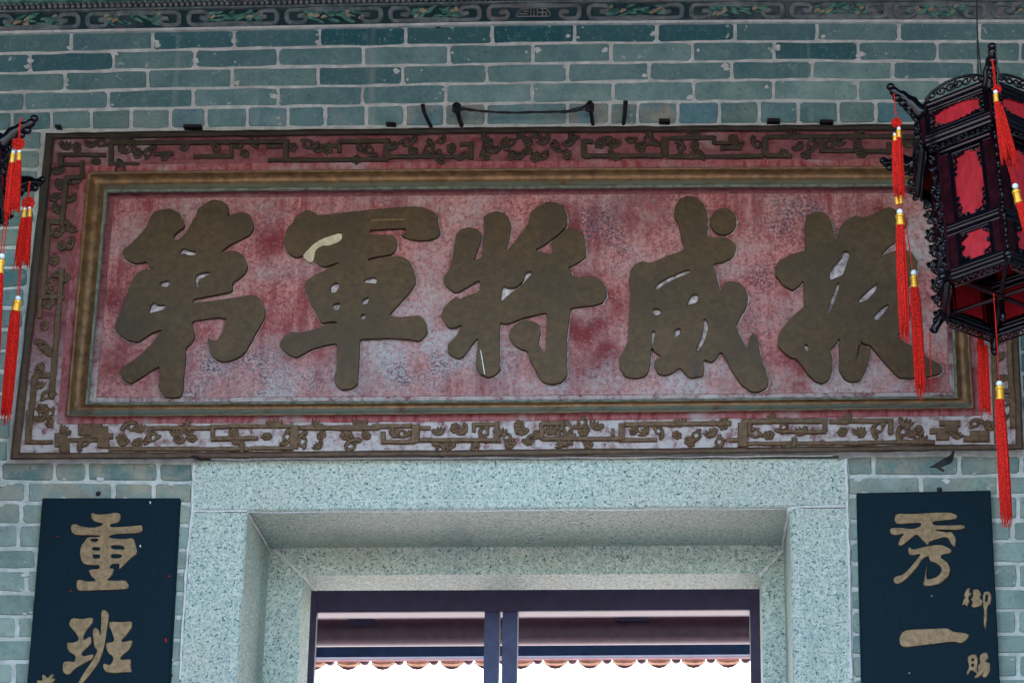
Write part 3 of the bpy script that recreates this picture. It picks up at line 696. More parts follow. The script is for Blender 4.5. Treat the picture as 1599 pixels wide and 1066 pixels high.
G = []   # (label, ox, oy, scale, outer, dots, holes)
G.append(('broad brush character that ends the row at the left', 170,300,3.1346,
 [(240,85),(300,75),(350,100),(375,150),(370,172),(345,185),(318,210),(325,232),(345,228),(375,196),(400,150),(425,110),(430,80),(470,50),(510,32),(555,40),(585,65),(592,100),(580,113),(600,105),(650,92),(690,105),(708,135),(712,180),(690,210),(640,235),(590,260),(552,290),(600,280),(640,290),(672,325),(685,360),(670,395),(635,425),(605,445),(610,470),(600,487),(540,500),(480,512),(415,522),(412,540),(480,530),(560,520),(640,508),(700,498),(740,515),(768,570),(765,610),(735,665),(710,710),(668,785),(625,815),(570,832),(530,825),(495,795),(485,750),(478,705),(500,718),(525,725),(548,690),(575,618),(530,615),(470,622),(410,632),(415,660),(425,700),(410,735),(378,760),(375,850),(368,900),(365,975),(350,1002),(310,1008),(265,1003),(248,975),(238,945),(248,925),(245,855),(200,880),(150,912),(105,938),(70,925),(48,890),(60,855),(110,825),(160,785),(215,730),(255,672),(215,688),(170,715),(140,735),(90,725),(50,700),(22,670),(30,640),(55,585),(85,510),(110,430),(140,388),(180,376),(218,376),(190,366),(182,338),(150,350),(110,345),(75,325),(58,300),(70,275),(100,255),(150,205),(185,160),(200,120),(215,95)], [],
 [[(362,272),(385,285),(425,290),(420,305),(390,305),(370,295),(345,300)],[(430,400),(500,388),(470,410),(440,420),(432,470),(424,430)],[(250,440),(295,432),(295,458),(258,460)],[(215,535),(235,555),(272,550),(275,570),(235,578),(195,590)]]))
G.append(('broad brush character with a cream chip, second from the left', 420,300,3.1357,
 [(185,82),(220,92),(240,110),(300,105),(400,92),(500,82),(560,75),(650,70),(700,66),(760,70),(810,95),(832,115),(830,150),(843,190),(830,220),(790,235),(740,238),(690,232),(640,212),(665,197),(668,178),(600,180),(495,186),(500,205),(560,205),(610,208),(632,240),(628,280),(600,305),(540,315),(485,326),(490,335),(560,318),(620,310),(665,315),(700,350),(718,400),(722,440),(690,490),(640,545),(592,600),(640,608),(700,603),(740,600),(770,630),(780,680),(760,715),(735,732),(690,722),(600,716),(520,718),(448,720),(445,800),(440,880),(438,940),(400,965),(350,968),(320,940),(313,900),(328,870),(328,800),(330,742),(270,750),(210,770),(170,792),(135,812),(90,795),(55,765),(48,735),(70,705),(110,680),(150,685),(210,670),(270,650),(335,636),(300,634),(255,645),(240,620),(205,555),(180,500),(168,455),(185,425),(240,395),(300,365),(340,345),(300,358),(265,368),(230,350),(218,310),(220,285),(250,262),(290,262),(355,235),(355,198),(300,212),(230,245),(180,292),(165,312),(130,322),(90,300),(70,255),(78,190),(110,150),(135,110)], [],
 [[(305,455),(330,440),(345,460),(320,490),(303,485)],[(470,425),(522,415),(525,445),(500,440),(468,440)],[(460,525),(490,512),(478,545),(460,545)],[(315,548),(345,542),(340,572),(318,572)],[(452,600),(470,598),(468,620),(450,618)]]))
G.append(('broad brush character in the middle of the row', 670,300,3.331,
 [(615,45),(660,50),(700,70),(722,110),(722,160),(715,180),(680,215),(600,275),(555,300),(600,310),(630,322),(642,290),(630,262),(660,230),(700,195),(740,180),(790,200),(812,225),(820,290),(818,335),(780,365),(725,390),(745,410),(750,440),(790,438),(850,432),(890,450),(925,495),(928,535),(905,575),(860,590),(800,595),(738,603),(730,680),(720,760),(722,900),(722,955),(690,990),(640,1000),(590,990),(570,965),(545,915),(515,855),(508,822),(480,820),(440,795),(412,755),(418,710),(450,680),(500,662),(550,668),(580,690),(585,725),(572,790),(600,832),(606,780),(608,700),(609,628),(560,638),(500,652),(440,675),(400,688),(372,678),(370,760),(372,880),(375,915),(350,950),(305,965),(260,945),(238,905),(245,850),(252,760),(225,795),(180,855),(155,868),(120,855),(95,835),(92,790),(130,755),(170,690),(130,708),(95,705),(70,665),(58,640),(75,595),(110,560),(140,535),(160,552),(210,530),(262,510),(262,458),(210,490),(165,515),(135,525),(105,505),(75,480),(68,440),(105,400),(120,330),(130,260),(138,215),(165,190),(205,178),(250,188),(278,215),(270,260),(250,310),(235,355),(272,335),(278,250),(285,190),(278,130),(300,110),(345,95),(390,102),(415,130),(432,180),(420,240),(405,300),(440,260),(480,205),(510,165),(525,100),(560,75)], [],
 [[(505,415),(540,412),(510,445),(470,490),(430,515),(395,545),(375,565),(385,485),(400,498),(450,498),(490,465)]]))
G.append(('broad brush character with a round dot, second from the right', 950,290,3.137,
 [(385,45),(430,52),(465,80),(485,120),(490,160),(488,248),(520,250),(560,245),(600,260),(630,290),(625,325),(605,355),(560,375),(515,382),(535,440),(550,515),(560,480),(590,465),(640,470),(675,500),(690,540),(680,590),(655,635),(628,685),(650,740),(682,795),(690,740),(710,712),(735,745),(750,830),(775,910),(790,955),(778,990),(735,1012),(700,1010),(650,975),(600,900),(568,840),(552,812),(530,850),(505,868),(470,850),(472,900),(468,930),(430,940),(395,940),(365,910),(350,890),(320,915),(280,930),(240,920),(220,880),(225,850),(260,835),(225,818),(212,795),(211,860),(205,900),(180,935),(130,945),(80,935),(52,890),(50,840),(75,800),(92,760),(100,650),(105,520),(98,470),(105,410),(130,378),(165,365),(205,375),(260,350),(330,325),(370,312),(355,250),(340,180),(318,150),(320,110),(345,65)],
 [[(563+69*math.cos(2*PI*k/14), 173+69*math.sin(2*PI*k/14)) for k in range(14)]],
 [[(235,488),(280,455),(340,430),(395,408),(395,425),(330,448),(270,480),(235,510)],[(410,535),(438,530),(432,570),(400,575),(385,584)],[(222,600),(245,602),(258,620),(235,632),(222,625)],[(325,705),(355,697),(345,725),(322,748)],[(470,645),(488,680),(475,740),(445,800),(430,806),(455,750),(472,690)],[(217,710),(226,716),(222,750),(215,778)]]))
G.append(('broad brush character at the right end behind the lantern tassels', 1190,300,3.33,
 [(290,97),(330,108),(355,135),(370,175),(380,215),(386,245),(397,240),(395,200),(415,165),(450,135),(490,115),(520,130),(560,120),(610,95),(660,70),(700,90),(740,120),(765,150),(740,200),(700,255),(660,285),(620,328),(670,305),(730,290),(780,310),(812,360),(810,420),(780,470),(740,520),(712,552),(735,556),(775,590),(775,660),(740,720),(705,745),(750,775),(800,815),(870,860),(930,895),(945,920),(925,945),(870,960),(790,968),(720,968),(690,945),(640,890),(590,830),(560,795),(530,790),(510,775),(517,738),(508,790),(545,800),(570,815),(560,850),(555,890),(530,950),(510,980),(460,988),(425,970),(395,920),(398,840),(402,760),(380,800),(358,815),(370,870),(368,930),(350,975),(315,998),(270,980),(235,945),(205,900),(175,865),(150,862),(115,835),(78,800),(80,750),(100,705),(150,650),(215,590),(213,520),(213,460),(195,490),(160,512),(110,485),(65,430),(65,390),(90,350),(150,320),(220,300),(225,230),(218,170),(230,125),(255,105)], [],
 [[(425,303),(455,315),(432,385),(415,430),(385,440),(352,455),(362,400),(400,360),(420,335)],[(398,470),(400,490),(370,570),(345,635),(350,590),(375,520)],[(605,470),(580,520),(540,560),(500,572),(520,540),(560,505)],[(660,580),(640,610),(600,665),(580,650),(620,605)],[(225,790),(238,800),(235,825),(218,815)]]))
YC = -.040
RR = random.Random(11)
def rag(lp, amp):
    out = []
    for i in range(len(lp)):
        a, c = lp[i], lp[(i+1)%len(lp)]; L = math.hypot(c[0]-a[0], c[1]-a[1]); m_ = max(1, int(L/22))
        for j in range(m_): out.append((a[0]+(c[0]-a[0])*j/m_+RR.uniform(-amp,amp), a[1]+(c[1]-a[1])*j/m_+RR.uniform(-amp,amp)))
    return out
for lab, ox, oy, s, outer, dots, holes in G:
    outer = rag(outer, 1.0)
    o = fill2d('character', [q(l, ox, oy, s) for l in [outer]+dots+holes], YC, .022, .0014, M['gilt'], SIGN, 1, 1, -.0036)
    fill2d('chipped_edge', [[(x+1.2, y+2.8) for x, y in q(l, ox, oy, s)] for l in [outer]+dots], -.0215, .0025, .0004, M['chip'], SIGN, 0, 1, -.0012)
    o['label'] = lab
fill2d('bare_patch', [q([(357,197),(357,236),(290,263),(262,258),(225,285),(220,330),(200,345),(163,314),(182,290),(230,243),(285,218)],420,300,3.1357)], -.0405, .021, .001, M['cream'], SIGN)
MB().prism(q([(500,132),(580,130),(665,128),(662,136),(580,138),(498,145)],420,300,3.1357), YC-.0015, YC+.002).build('bare_patch', M['mould'], SIGN)
MB().prism(q([(266,820),(270,823),(291,945),(287,945)],670,300,3.331), YC-.0015, YC+.002).build('paint_drip', M['pearl'], SIGN)

# carved fret and leaves of the frame
FRET = [ # x0,y0,x1,y1,width px
 (172,222,262,222,7),(173,219,173,258,8),(173,255,217,255,5),(94,241,165,241,6),(94,238,94,259,9),(94,256,128,256,5),(128,250,128,278,6),(103,276,128,276,6),
 (240,222,440,220,6),(302,244,364,243,6),(361,225,361,246,6),(240,240,270,239,6),(415,228,440,228,5),(418,249,446,249,5),(420,220,449,219,6),(446,217,446,250,8),(445,249,606,248,6),(530,220,608,219,6),(530,218,530,238,7),(498,227,530,227,5),(604,217,604,248,9),
 (608,244,738,243,6),(735,220,735,248,8),(718,224,735,224,6),(912,217,912,245,8),(912,219,926,220,6),(912,243,1035,242,6),(1038,214,1038,244,11),(1042,244,1160,244,6),(1045,215,1116,214,6),(1115,213,1115,224,6),(1115,222,1142,222,5),(1125,230,1158,230,6),
 (1140,243,1192,243,6),(1195,213,1195,243,9),(1197,242,1237,242,6),(1195,213,1400,212,7),(1283,217,1283,237,7),(1283,235,1345,234,6),(1350,235,1395,235,6),(1388,222,1388,240,7),(1400,213,1480,214,7),(1440,244,1530,246,6),(1500,218,1500,246,8),
 (45,640,42,692,7),(45,689,82,690,6),(108,686,152,686,6),(170,700,212,700,7),(205,700,388,700,6),(232,668,332,667,6),(232,665,232,690,6),(330,665,402,664,6),(332,662,332,688,7),(330,684,402,683,6),
 (390,665,458,665,6),(460,663,459,700,13),(390,699,458,699,6),(467,667,592,667,7),(580,665,642,664,6),(649,662,648,690,12),(597,689,648,689,6),(598,673,598,692,7),(655,686,782,686,6),(652,668,672,668,6),(738,662,780,661,6),(740,660,740,674,6),(776,660,775,686,8),
 (846,659,846,685,7),(845,660,880,660,7),(878,660,878,672,6),(845,684,972,684,6),(957,668,957,680,5),(970,660,971,690,9),(975,662,1142,660,7),(975,686,1026,686,6),(1157,659,1157,697,9),(1138,686,1158,686,6),(1163,654,1163,696,9),(1160,657,1292,656,7),(1288,655,1288,672,8),(1220,673,1290,673,5),(1165,692,1352,691,6),(1295,657,1392,656,7),(1391,653,1391,677,8),(1340,690,1460,689,6),
 (1452,672,1478,672,8),(1462,680,1482,680,12),(1467,660,1500,660,9),(1475,668,1496,668,10),(1505,684,1545,684,9),(1515,676,1545,676,9),
 (85,690,108,690,14),(85,680,104,680,8),(92,700,108,700,9),(122,672,168,672,14),(122,664,158,664,7),(152,690,170,690,16),(140,680,176,680,8),
 (103,276,96,352,7),(72,346,106,346,8),(76,342,66,464,8),(64,463,100,463,7),(96,418,80,622,8),(62,463,61,496,6),(52,585,86,585,8),(54,585,43,690,8),
 (1552,556,1557,690,8),(1557,610,1580,610,7),(1576,530,1582,668,8),(1548,230,1562,420,8),(1556,420,1580,420,8)]
for k, (x0, y0, x1, y1, wd) in enumerate(FRET):
    Y = -.0490 - (k % 9)*.0006; L = math.hypot(x1-x0, y1-y0); dx, dy = (x1-x0)/L, (y1-y0)/L; h = wd*.52
    nseg = max(1, int(L/14)); up_, lo_ = [], []
    for i in range(nseg+1):
        x = x0+(x1-x0)*i/nseg; y = y0+(y1-y0)*i/nseg
        up_.append((x-dy*(h+random.uniform(-.6,.6)), y+dx*(h+random.uniform(-.6,.6)))); lo_.append((x+dy*(h+random.uniform(-.6,.6)), y-dx*(h+random.uniform(-.6,.6))))
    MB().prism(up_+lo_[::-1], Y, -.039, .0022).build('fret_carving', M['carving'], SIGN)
LEAVES = [(290,233,1),(258,245,0),(335,232,2),(382,240,0),(375,230,1),(400,221,2),(485,224,2),(455,230,0),(500,236,1),(512,232,0),(560,233,1),(580,236,2),(557,250,0),(638,219,2),(645,235,0),(615,231,1),(668,230,2),(690,222,1),(705,232,0),(688,246,2),(722,247,1),(757,220,1),(763,232,2),(757,243,0),(772,237,1),(790,226,2),(815,213,1),(824,222,0),(834,213,1),(824,236,0),(798,226,2),(850,223,1),(800,243,0),(846,243,2),(812,246,1),(836,246,0),(893,217,1),(870,229,2),(885,241,0),(890,226,1),(938,224,0),(950,221,2),(960,229,1),(960,243,2),(985,222,1),(1010,216,2),(1000,230,0),(1020,225,1),(1060,229,2),(1085,227,0),(1087,213,1),(1090,244,2),(1145,216,0),(1153,229,1),(1182,222,2),(1225,240,0),(1250,231,1),(1264,228,2),(1258,243,0),(1240,215,1),(1295,222,2),(1308,225,1),(1340,230,0),(1343,214,2),(1345,240,0),(1420,228,1),(1450,232,2),(1470,226,0),(1520,232,1),(190,236,1),(215,240,0),(235,238,2),(205,228,2),(120,230,0),(140,228,1),(155,226,2),(103,231,1),(150,252,0),(185,262,2) ,
 (98,674,1),(132,694,2),(190,684,0),(192,694,1),(203,668,2),(275,679,1),(300,684,0),(295,669,2),(282,690,1),(215,690,0),(237,686,2),(219,672,1),(365,676,0),(370,691,1),(385,703,2),(430,665,1),(417,681,0),(445,684,2),(492,665,1),(502,679,0),(475,686,2),(498,698,1),(542,680,0),(552,695,2),(560,665,1),(572,679,0),(613,678,1),(630,675,2),(687,676,1),(703,694,0),(684,701,2),(710,668,0),(725,674,1),(758,678,2),(742,697,0),(811,665,0),(811,675,1),(790,686,2),(832,686,2),(797,692,0),(826,692,1),(782,678,1),(840,678,0),(860,675,1),(890,671,2),(912,672,0),(905,660,2),(928,667,1),(918,692,0),(877,695,1),(880,684,2),(990,672,0),(1008,676,1),(1028,676,2),(1057,679,0),(1063,663,1),(1083,680,2),(1077,690,0),(1110,680,1),(1120,692,2),(1130,662,0),(1204,658,1),(1178,672,2),(1200,679,0),(1250,677,1),(1220,667,2),(1322,658,1),(1315,674,0),(1343,676,1),(1232,693,2),(1345,676,0),(1372,672,2),(1414,664,1),(1410,678,2),(1424,680,1),(1435,672,0),(1492,682,1),(1525,662,2),(1545,664,0),(1440,690,1),
 (88,270,1),(93,288,0),(112,285,2),(114,312,1),(86,308,0),(88,330,1),(90,360,2),(96,384,0),(110,360,1),(108,380,2),(85,406,0),(92,430,1),(80,448,2),(103,434,0),(78,478,1),(70,508,0),(64,540,2),(75,552,1),(62,575,0),(62,604,1),(76,618,2),(66,638,0),(64,656,1),(80,648,2),(78,660,0),(1562,560,1),(1566,590,0),(1572,630,2),(1565,655,1),(1556,530,0),(1552,300,1),(1558,350,2),(1564,400,0)]
def leafmesh(kind):
    b = MB()
    if kind == 0:                                       # rounded rosette of lobes
        for k in range(6): b.ball((.009*math.cos(k*1.05), 0, .0075*math.sin(k*1.05)), .0075, .006, .0055, n=7, m=4)
        b.ball((0,-.004,0), .006, .006, .006, n=7, m=4)
    elif kind == 1:                                     # ridged fan
        for k in range(5):
            a = -.75+.37*k; b.ball((.015*math.sin(a), -.001*k, .014*math.cos(a)-.008), .0036, .006, .012, Matrix.Rotation(a, 3, 'Y'), 6, 5)
        b.ball((.012,-.002,.012), .006, .006, .006, n=6, m=4)
    else:                                               # curled tendril with buds
        pts = [(.021*math.cos(t*.5)*(1-t*.055)-.003, -.002, .014*math.sin(t*.5)*(1-t*.055)) for t in range(12)]
        b.tube(pts, [.006-.0003*i for i in range(12)], 6)
        b.ball((.004,-.003,.002), .006, .006, .005, n=6, m=4); b.ball((-.016,-.001,-.008), .008, .005, .005, n=6, m=4)
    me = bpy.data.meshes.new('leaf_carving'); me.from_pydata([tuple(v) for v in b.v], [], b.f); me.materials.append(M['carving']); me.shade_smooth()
    return me
LM = [leafmesh(k) for k in range(3)]
for x, y, k in LEAVES:
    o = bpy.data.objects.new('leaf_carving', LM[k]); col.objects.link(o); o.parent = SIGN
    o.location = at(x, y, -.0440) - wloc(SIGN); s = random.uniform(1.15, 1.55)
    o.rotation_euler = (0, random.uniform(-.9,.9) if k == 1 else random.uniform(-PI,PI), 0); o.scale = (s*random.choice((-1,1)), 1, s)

# ------------------------------------------------------------------ couplet boards
FLECK = [(264,899,3,1,'silk'),(259,999,1.5,4,'silk'),(110,922,1.2,1.6,'silk'),(90,837,1.5,1,'silk'),(234.5,784,1.2,2.5,'pearl'),(219,852,1.3,2.2,'pearl'),(1492,826,.9,1.2,'silk'),(1420,1050,1,.8,'pearl'),(1455,930,.8,.8,'pearl')]
def couplet(px, label, chars):
    T = .035
    B_ = root('couplet_board', at((px[0][0]+px[1][0])/2, px[2][1], 0), label, 'couplet board')
    a, c, e, f = [at(x, y, -T) for x, y in px]
    def dn(t, b_):                                      # run the sides on below the frame
        k = (t.z-1.0)/(t.z-b_.z); return t + (b_-t)*k
    pts = [a, c, dn(c, e), dn(a, f)]; bev = .004
    v = [Vector((p.x, 0, p.z)) for p in pts] + [Vector((p.x,-T+bev,p.z)) for p in pts]
    cc = sum(pts, Vector())/4
    v += [p + Vector((math.copysign(bev, cc.x-p.x), 0, math.copysign(bev, cc.z-p.z))) for p in pts]
    fs = [(i,(i+1)%4,4+(i+1)%4,4+i) for i in range(4)]+[(4+i,4+(i+1)%4,8+(i+1)%4,8+i) for i in range(4)]+[(8,9,10,11),(3,2,1,0)]
    mesh('board', v, fs, M['board'], B_)
    for lab, ox, oy, s, loops in chars:
        o = fill2d('character', [q(l, ox, oy, s) for l in loops], -T-.007, .0075, .0014, M['gold2'], B_, 1, 1); o['label'] = lab
        fill2d('character_shadow', [[(x+.7, y+.9) for x, y in q(l, ox, oy, s)] for l in loops], -T-.001, .002, .0004, M['charshadow'], B_, 0, 1, .0006)  # dark offset plate painting the shadow beside each raised character
    for (x, y, w_, h_, mk) in FLECK:
        if px[0][0]-10 < x < px[1][0]+20: MB().prism([(x-w_,y-h_*.4),(x+w_*.3,y-h_),(x+w_,y+h_*.3),(x-w_*.2,y+h_)], -T-.0015, -T+.002).build('paint_fleck', M[mk], B_)
    return B_
couplet([(66,777),(280,777),(264,1066),(42,1066)], 'dark navy couplet board with gilt characters, hung left of the doorway',
 [('upper gilt character', 0,700,2.912, [[(415,290),(440,300),(480,298),(530,290),(548,300),(545,325),(530,338),(500,340),(498,358),(560,355),(620,350),(645,348),(648,370),(635,382),(580,385),(520,388),(498,394),(495,406),(560,412),(605,405),(614,430),(625,475),(590,500),(560,530),(540,550),(545,520),(500,525),(498,545),(518,545),(508,575),(480,598),(520,600),(570,597),(585,620),(580,635),(540,640),(460,642),(400,645),(355,645),(347,625),(350,598),(365,595),(400,605),(440,600),(415,580),(402,555),(415,548),(450,548),(455,528),(400,528),(375,520),(362,480),(368,440),(390,415),(398,402),(455,402),(455,394),(400,392),(345,392),(325,380),(322,350),(340,340),(370,355),(420,360),(460,352),(468,338),(430,332),(415,315)],
   [(408,408),(448,408),(442,424),(412,422)],[(415,447),(455,447),(455,463),(420,463)],[(418,480),(455,480),(455,498),(424,500)],[(503,436),(560,440),(570,460),(503,456)],[(503,478),(556,480),(550,498),(503,498)]]),
  ('lower gilt character', 0,700,2.912, [[(325,768),(372,775),(422,765),(420,792),(395,820),(378,850),(380,872),(412,850),(417,880),(395,905),(370,925),(372,945),(425,932),(420,955),(380,975),(345,995),(310,1030),(285,1015),(285,970),(310,965),(340,970),(345,940),(310,920),(302,880),(335,882),(360,870),(350,845),(330,820),(312,800)],
   [(460,735),(480,733),(495,750),(490,790),(482,840),(477,880),(465,930),(445,975),(410,1025),(370,1070),(345,1080),(380,1020),(422,960),(445,915),(430,905),(425,870),(420,830),(430,812),(448,820),(455,860),(460,800)],
   [(497,785),(550,788),(600,783),(598,815),(570,850),(550,870),(555,880),(605,868),(590,910),(560,935),(548,945),(545,960),(595,955),(592,990),(600,1015),(560,1015),(520,1020),(480,1015),(467,990),(472,975),(500,985),(515,960),(512,940),(492,930),(480,895),(486,880),(510,880),(520,870),(508,830),(496,805)]]),
  ('small gilt character at the lower left edge', 0,700,2.912, [[(170,1085),(165,1050),(195,1055),(190,1030),(200,1025),(215,1045),(235,1022),(245,1028),(235,1045),(252,1045),(240,1062),(225,1070),(235,1095),(210,1090)]])])
couplet([(1338,769),(1547,765),(1561.5,1066),(1345.5,1066)], 'dark navy couplet board with large and small gilt characters, hung right of the doorway',
 [('upper gilt character', 1179,690,2.836, [[(625,315),(700,318),(780,312),(860,310),(895,322),(892,340),(840,345),(785,350),(788,368),(860,368),(925,365),(930,380),(900,388),(820,385),(790,388),(850,400),(870,395),(890,425),(885,465),(870,450),(850,415),(800,430),(770,440),(765,455),(750,440),(735,425),(715,405),(690,425),(650,458),(635,455),(640,430),(665,400),(625,412),(600,405),(598,380),(640,378),(700,385),(735,372),(738,355),(680,358),(630,362),(617,345)],
   [(680,462),(700,477),(760,460),(820,453),(845,462),(870,475),(865,490),(825,498),(820,510),(850,530),(865,560),(855,595),(820,625),(780,635),(745,635),(752,600),(758,560),(760,545),(757,605),(770,608),(810,595),(830,565),(820,545),(795,530),(775,525),(770,500),(740,515),(720,550),(680,595),(650,620),(625,628),(612,610),(620,595),(660,585),(700,540),(740,490),(700,500),(680,495)]]),
  ('lower gilt character, a single stroke', 1179,690,2.836, [[(655,835),(700,828),(800,825),(850,822),(880,840),(920,842),(948,850),(940,870),(915,890),(880,880),(820,888),(720,900),(660,907),(642,895),(640,865)]]),
  ('upper small gilt character by the right edge', 1179,690,2.836, [[(938,648),(952,643),(947,668),(962,666),(942,690),(950,702),(938,727),(928,715),(917,722),(924,697),(936,680),(924,682)],[(964,653),(987,650),(1002,670),(994,690),(1008,700),(1004,722),(975,732),(958,727),(968,702),(955,697),(968,680)],[(1010,665),(1035,658),(1048,680),(1042,715),(1027,727),(1027,780),(1020,830),(1013,800),(1015,740),(1010,722)],[(1020,675),(1033,672),(1031,705),(1018,708)]]),
  ('lower small gilt character by the right edge', 1179,690,2.836, [[(943,945),(977,936),(987,960),(982,1010),(988,1027),(970,1012),(955,1007),(942,1030),(936,1020),(950,995),(943,970)],[(958,956),(971,953),(971,968),(958,970)],[(958,980),(971,978),(971,992),(958,994)],[(1000,936),(1027,928),(1034,955),(1017,970),(1040,975),(1042,1010),(1022,1042),(1005,1037),(1015,1012),(995,1037),(968,1044),(990,1015),(987,990),(1000,975),(995,955)]])])

# ------------------------------------------------------------------ iron pegs, the cord and the clips above the board
def peg(pts, rad, label):
    P = [at(x, y, Y) for x, y, Y in pts]
    o = MB().tube(P, [rad*k for k in (1.25,1.05,1,1,.95)][:len(P)], 6).build('iron_peg', M['iron']); return tag(o, label, 'iron peg', 'iron pegs above the name board')
peg([(660,163,-.07),(662,174,-.052),(667,186,-.028),(671,194,-.012),(674,199,.004)], .0065, 'bent free-standing iron peg left of the corded pair above the board')
peg([(712.5,162,-.08),(714,173,-.055),(717,184,-.028),(720,193,-.012),(721,197,.004)], .0085, 'iron peg that holds the left end of the black cord')
peg([(921,159,-.08),(922,170,-.055),(924,182,-.028),(925,190,-.012),(926,195,.004)], .0075, 'iron peg that holds the right end of the black cord')
peg([(977,158,-.07),(976,170,-.05),(975,182,-.028),(974,189,-.012),(973.5,195,.004)], .0070, 'straight free-standing iron peg right of the corded pair above the board')
b = MB()
for k in range(3):
    pts = [(713,168+k,-.073),(725,168.5+k,-.072),(742,172,-.066),(765,174,-.063),(800,175.5,-.06),(835,174.5,-.06),(870,174,-.062),(885,173+k*.8,-.066),(905,168+k*1.5,-.07),(921,163+k*3,-.073)]
    P = []
    for a, c in zip(pts, pts[1:]):
        for t in range(4): u = t/4; P.append(at(a[0]+(c[0]-a[0])*u, a[1]+(c[1]-a[1])*u+math.sin(t*1.7+k*2)*.5+k*.8, a[2]+(c[2]-a[2])*u))
    b.tube(P, .0026, 5)
for (x, y, Y) in ((713,168,-.073),(921,167,-.073)):
    for k in range(4): b.tube([at(x+6*math.cos(t), y-4+k*3.2+2*math.sin(t), Y-.006*math.sin(t)) for t in [2*PI*i/10 for i in range(11)]], .003, 5)
tag(b.build('black_cord', M['cord_black']), 'slack black cord strung between two iron pegs above the name board', 'cord')
for x, y, w_, h_, lab in ((300,196,28,5,'longest black iron clip, resting above the left part of the board'),(610,191.5,15,3.5,'small black iron clip left of the bent peg'),
        (1037.5,187,17,5,'small black iron clip just right of the straight peg'),(1208,186.5,20,5,'black iron clip above the board, left of the one nearest the lantern'),(1291,188.5,21,5,'black iron clip above the board nearest the right lantern'),(90,196,9,4,'tiny black iron clip above the left corner of the board')):
    b = MB(); b.prism([(x-w_/2,y-h_/2),(x+w_/2,y-h_/2+.5),(x+w_/2,y+h_/2),(x-w_/2,y+h_/2-.5)], -.03, .005, .002)
    p0 = at(x-w_/2, y-h_/2, -.03); p1 = at(x+w_/2, y+h_/2, -.03)
    tag(b.build('iron_clip', M['iron']), lab, 'iron clip', 'iron clips above the name board')
b = MB(); b.tube([at(298,712.5,-.062), at(306,714,-.06), at(316,718.5,-.05)], [.004,.006,.003], 6)
tag(b.build('iron_nail', M['iron']), 'bent dark nail under the bottom left part of the name board', 'nail')
for x, y, lab in ((153.5,770,'round nail head on the wall above the left couplet board'),(265.5,1054,'round nail head on the wall beside the left couplet board'),(1467,764,'round nail head on the wall above the right couplet board')):
    b = MB(); p = at(x, y, -.008); b.tube([p+Vector((0,.02,0)), p], .0035, 8); b.ball(p, .0085, .005, .0085)
    tag(b.build('nail_head', M['iron']), lab, 'nail', 'nail heads beside the couplet boards')

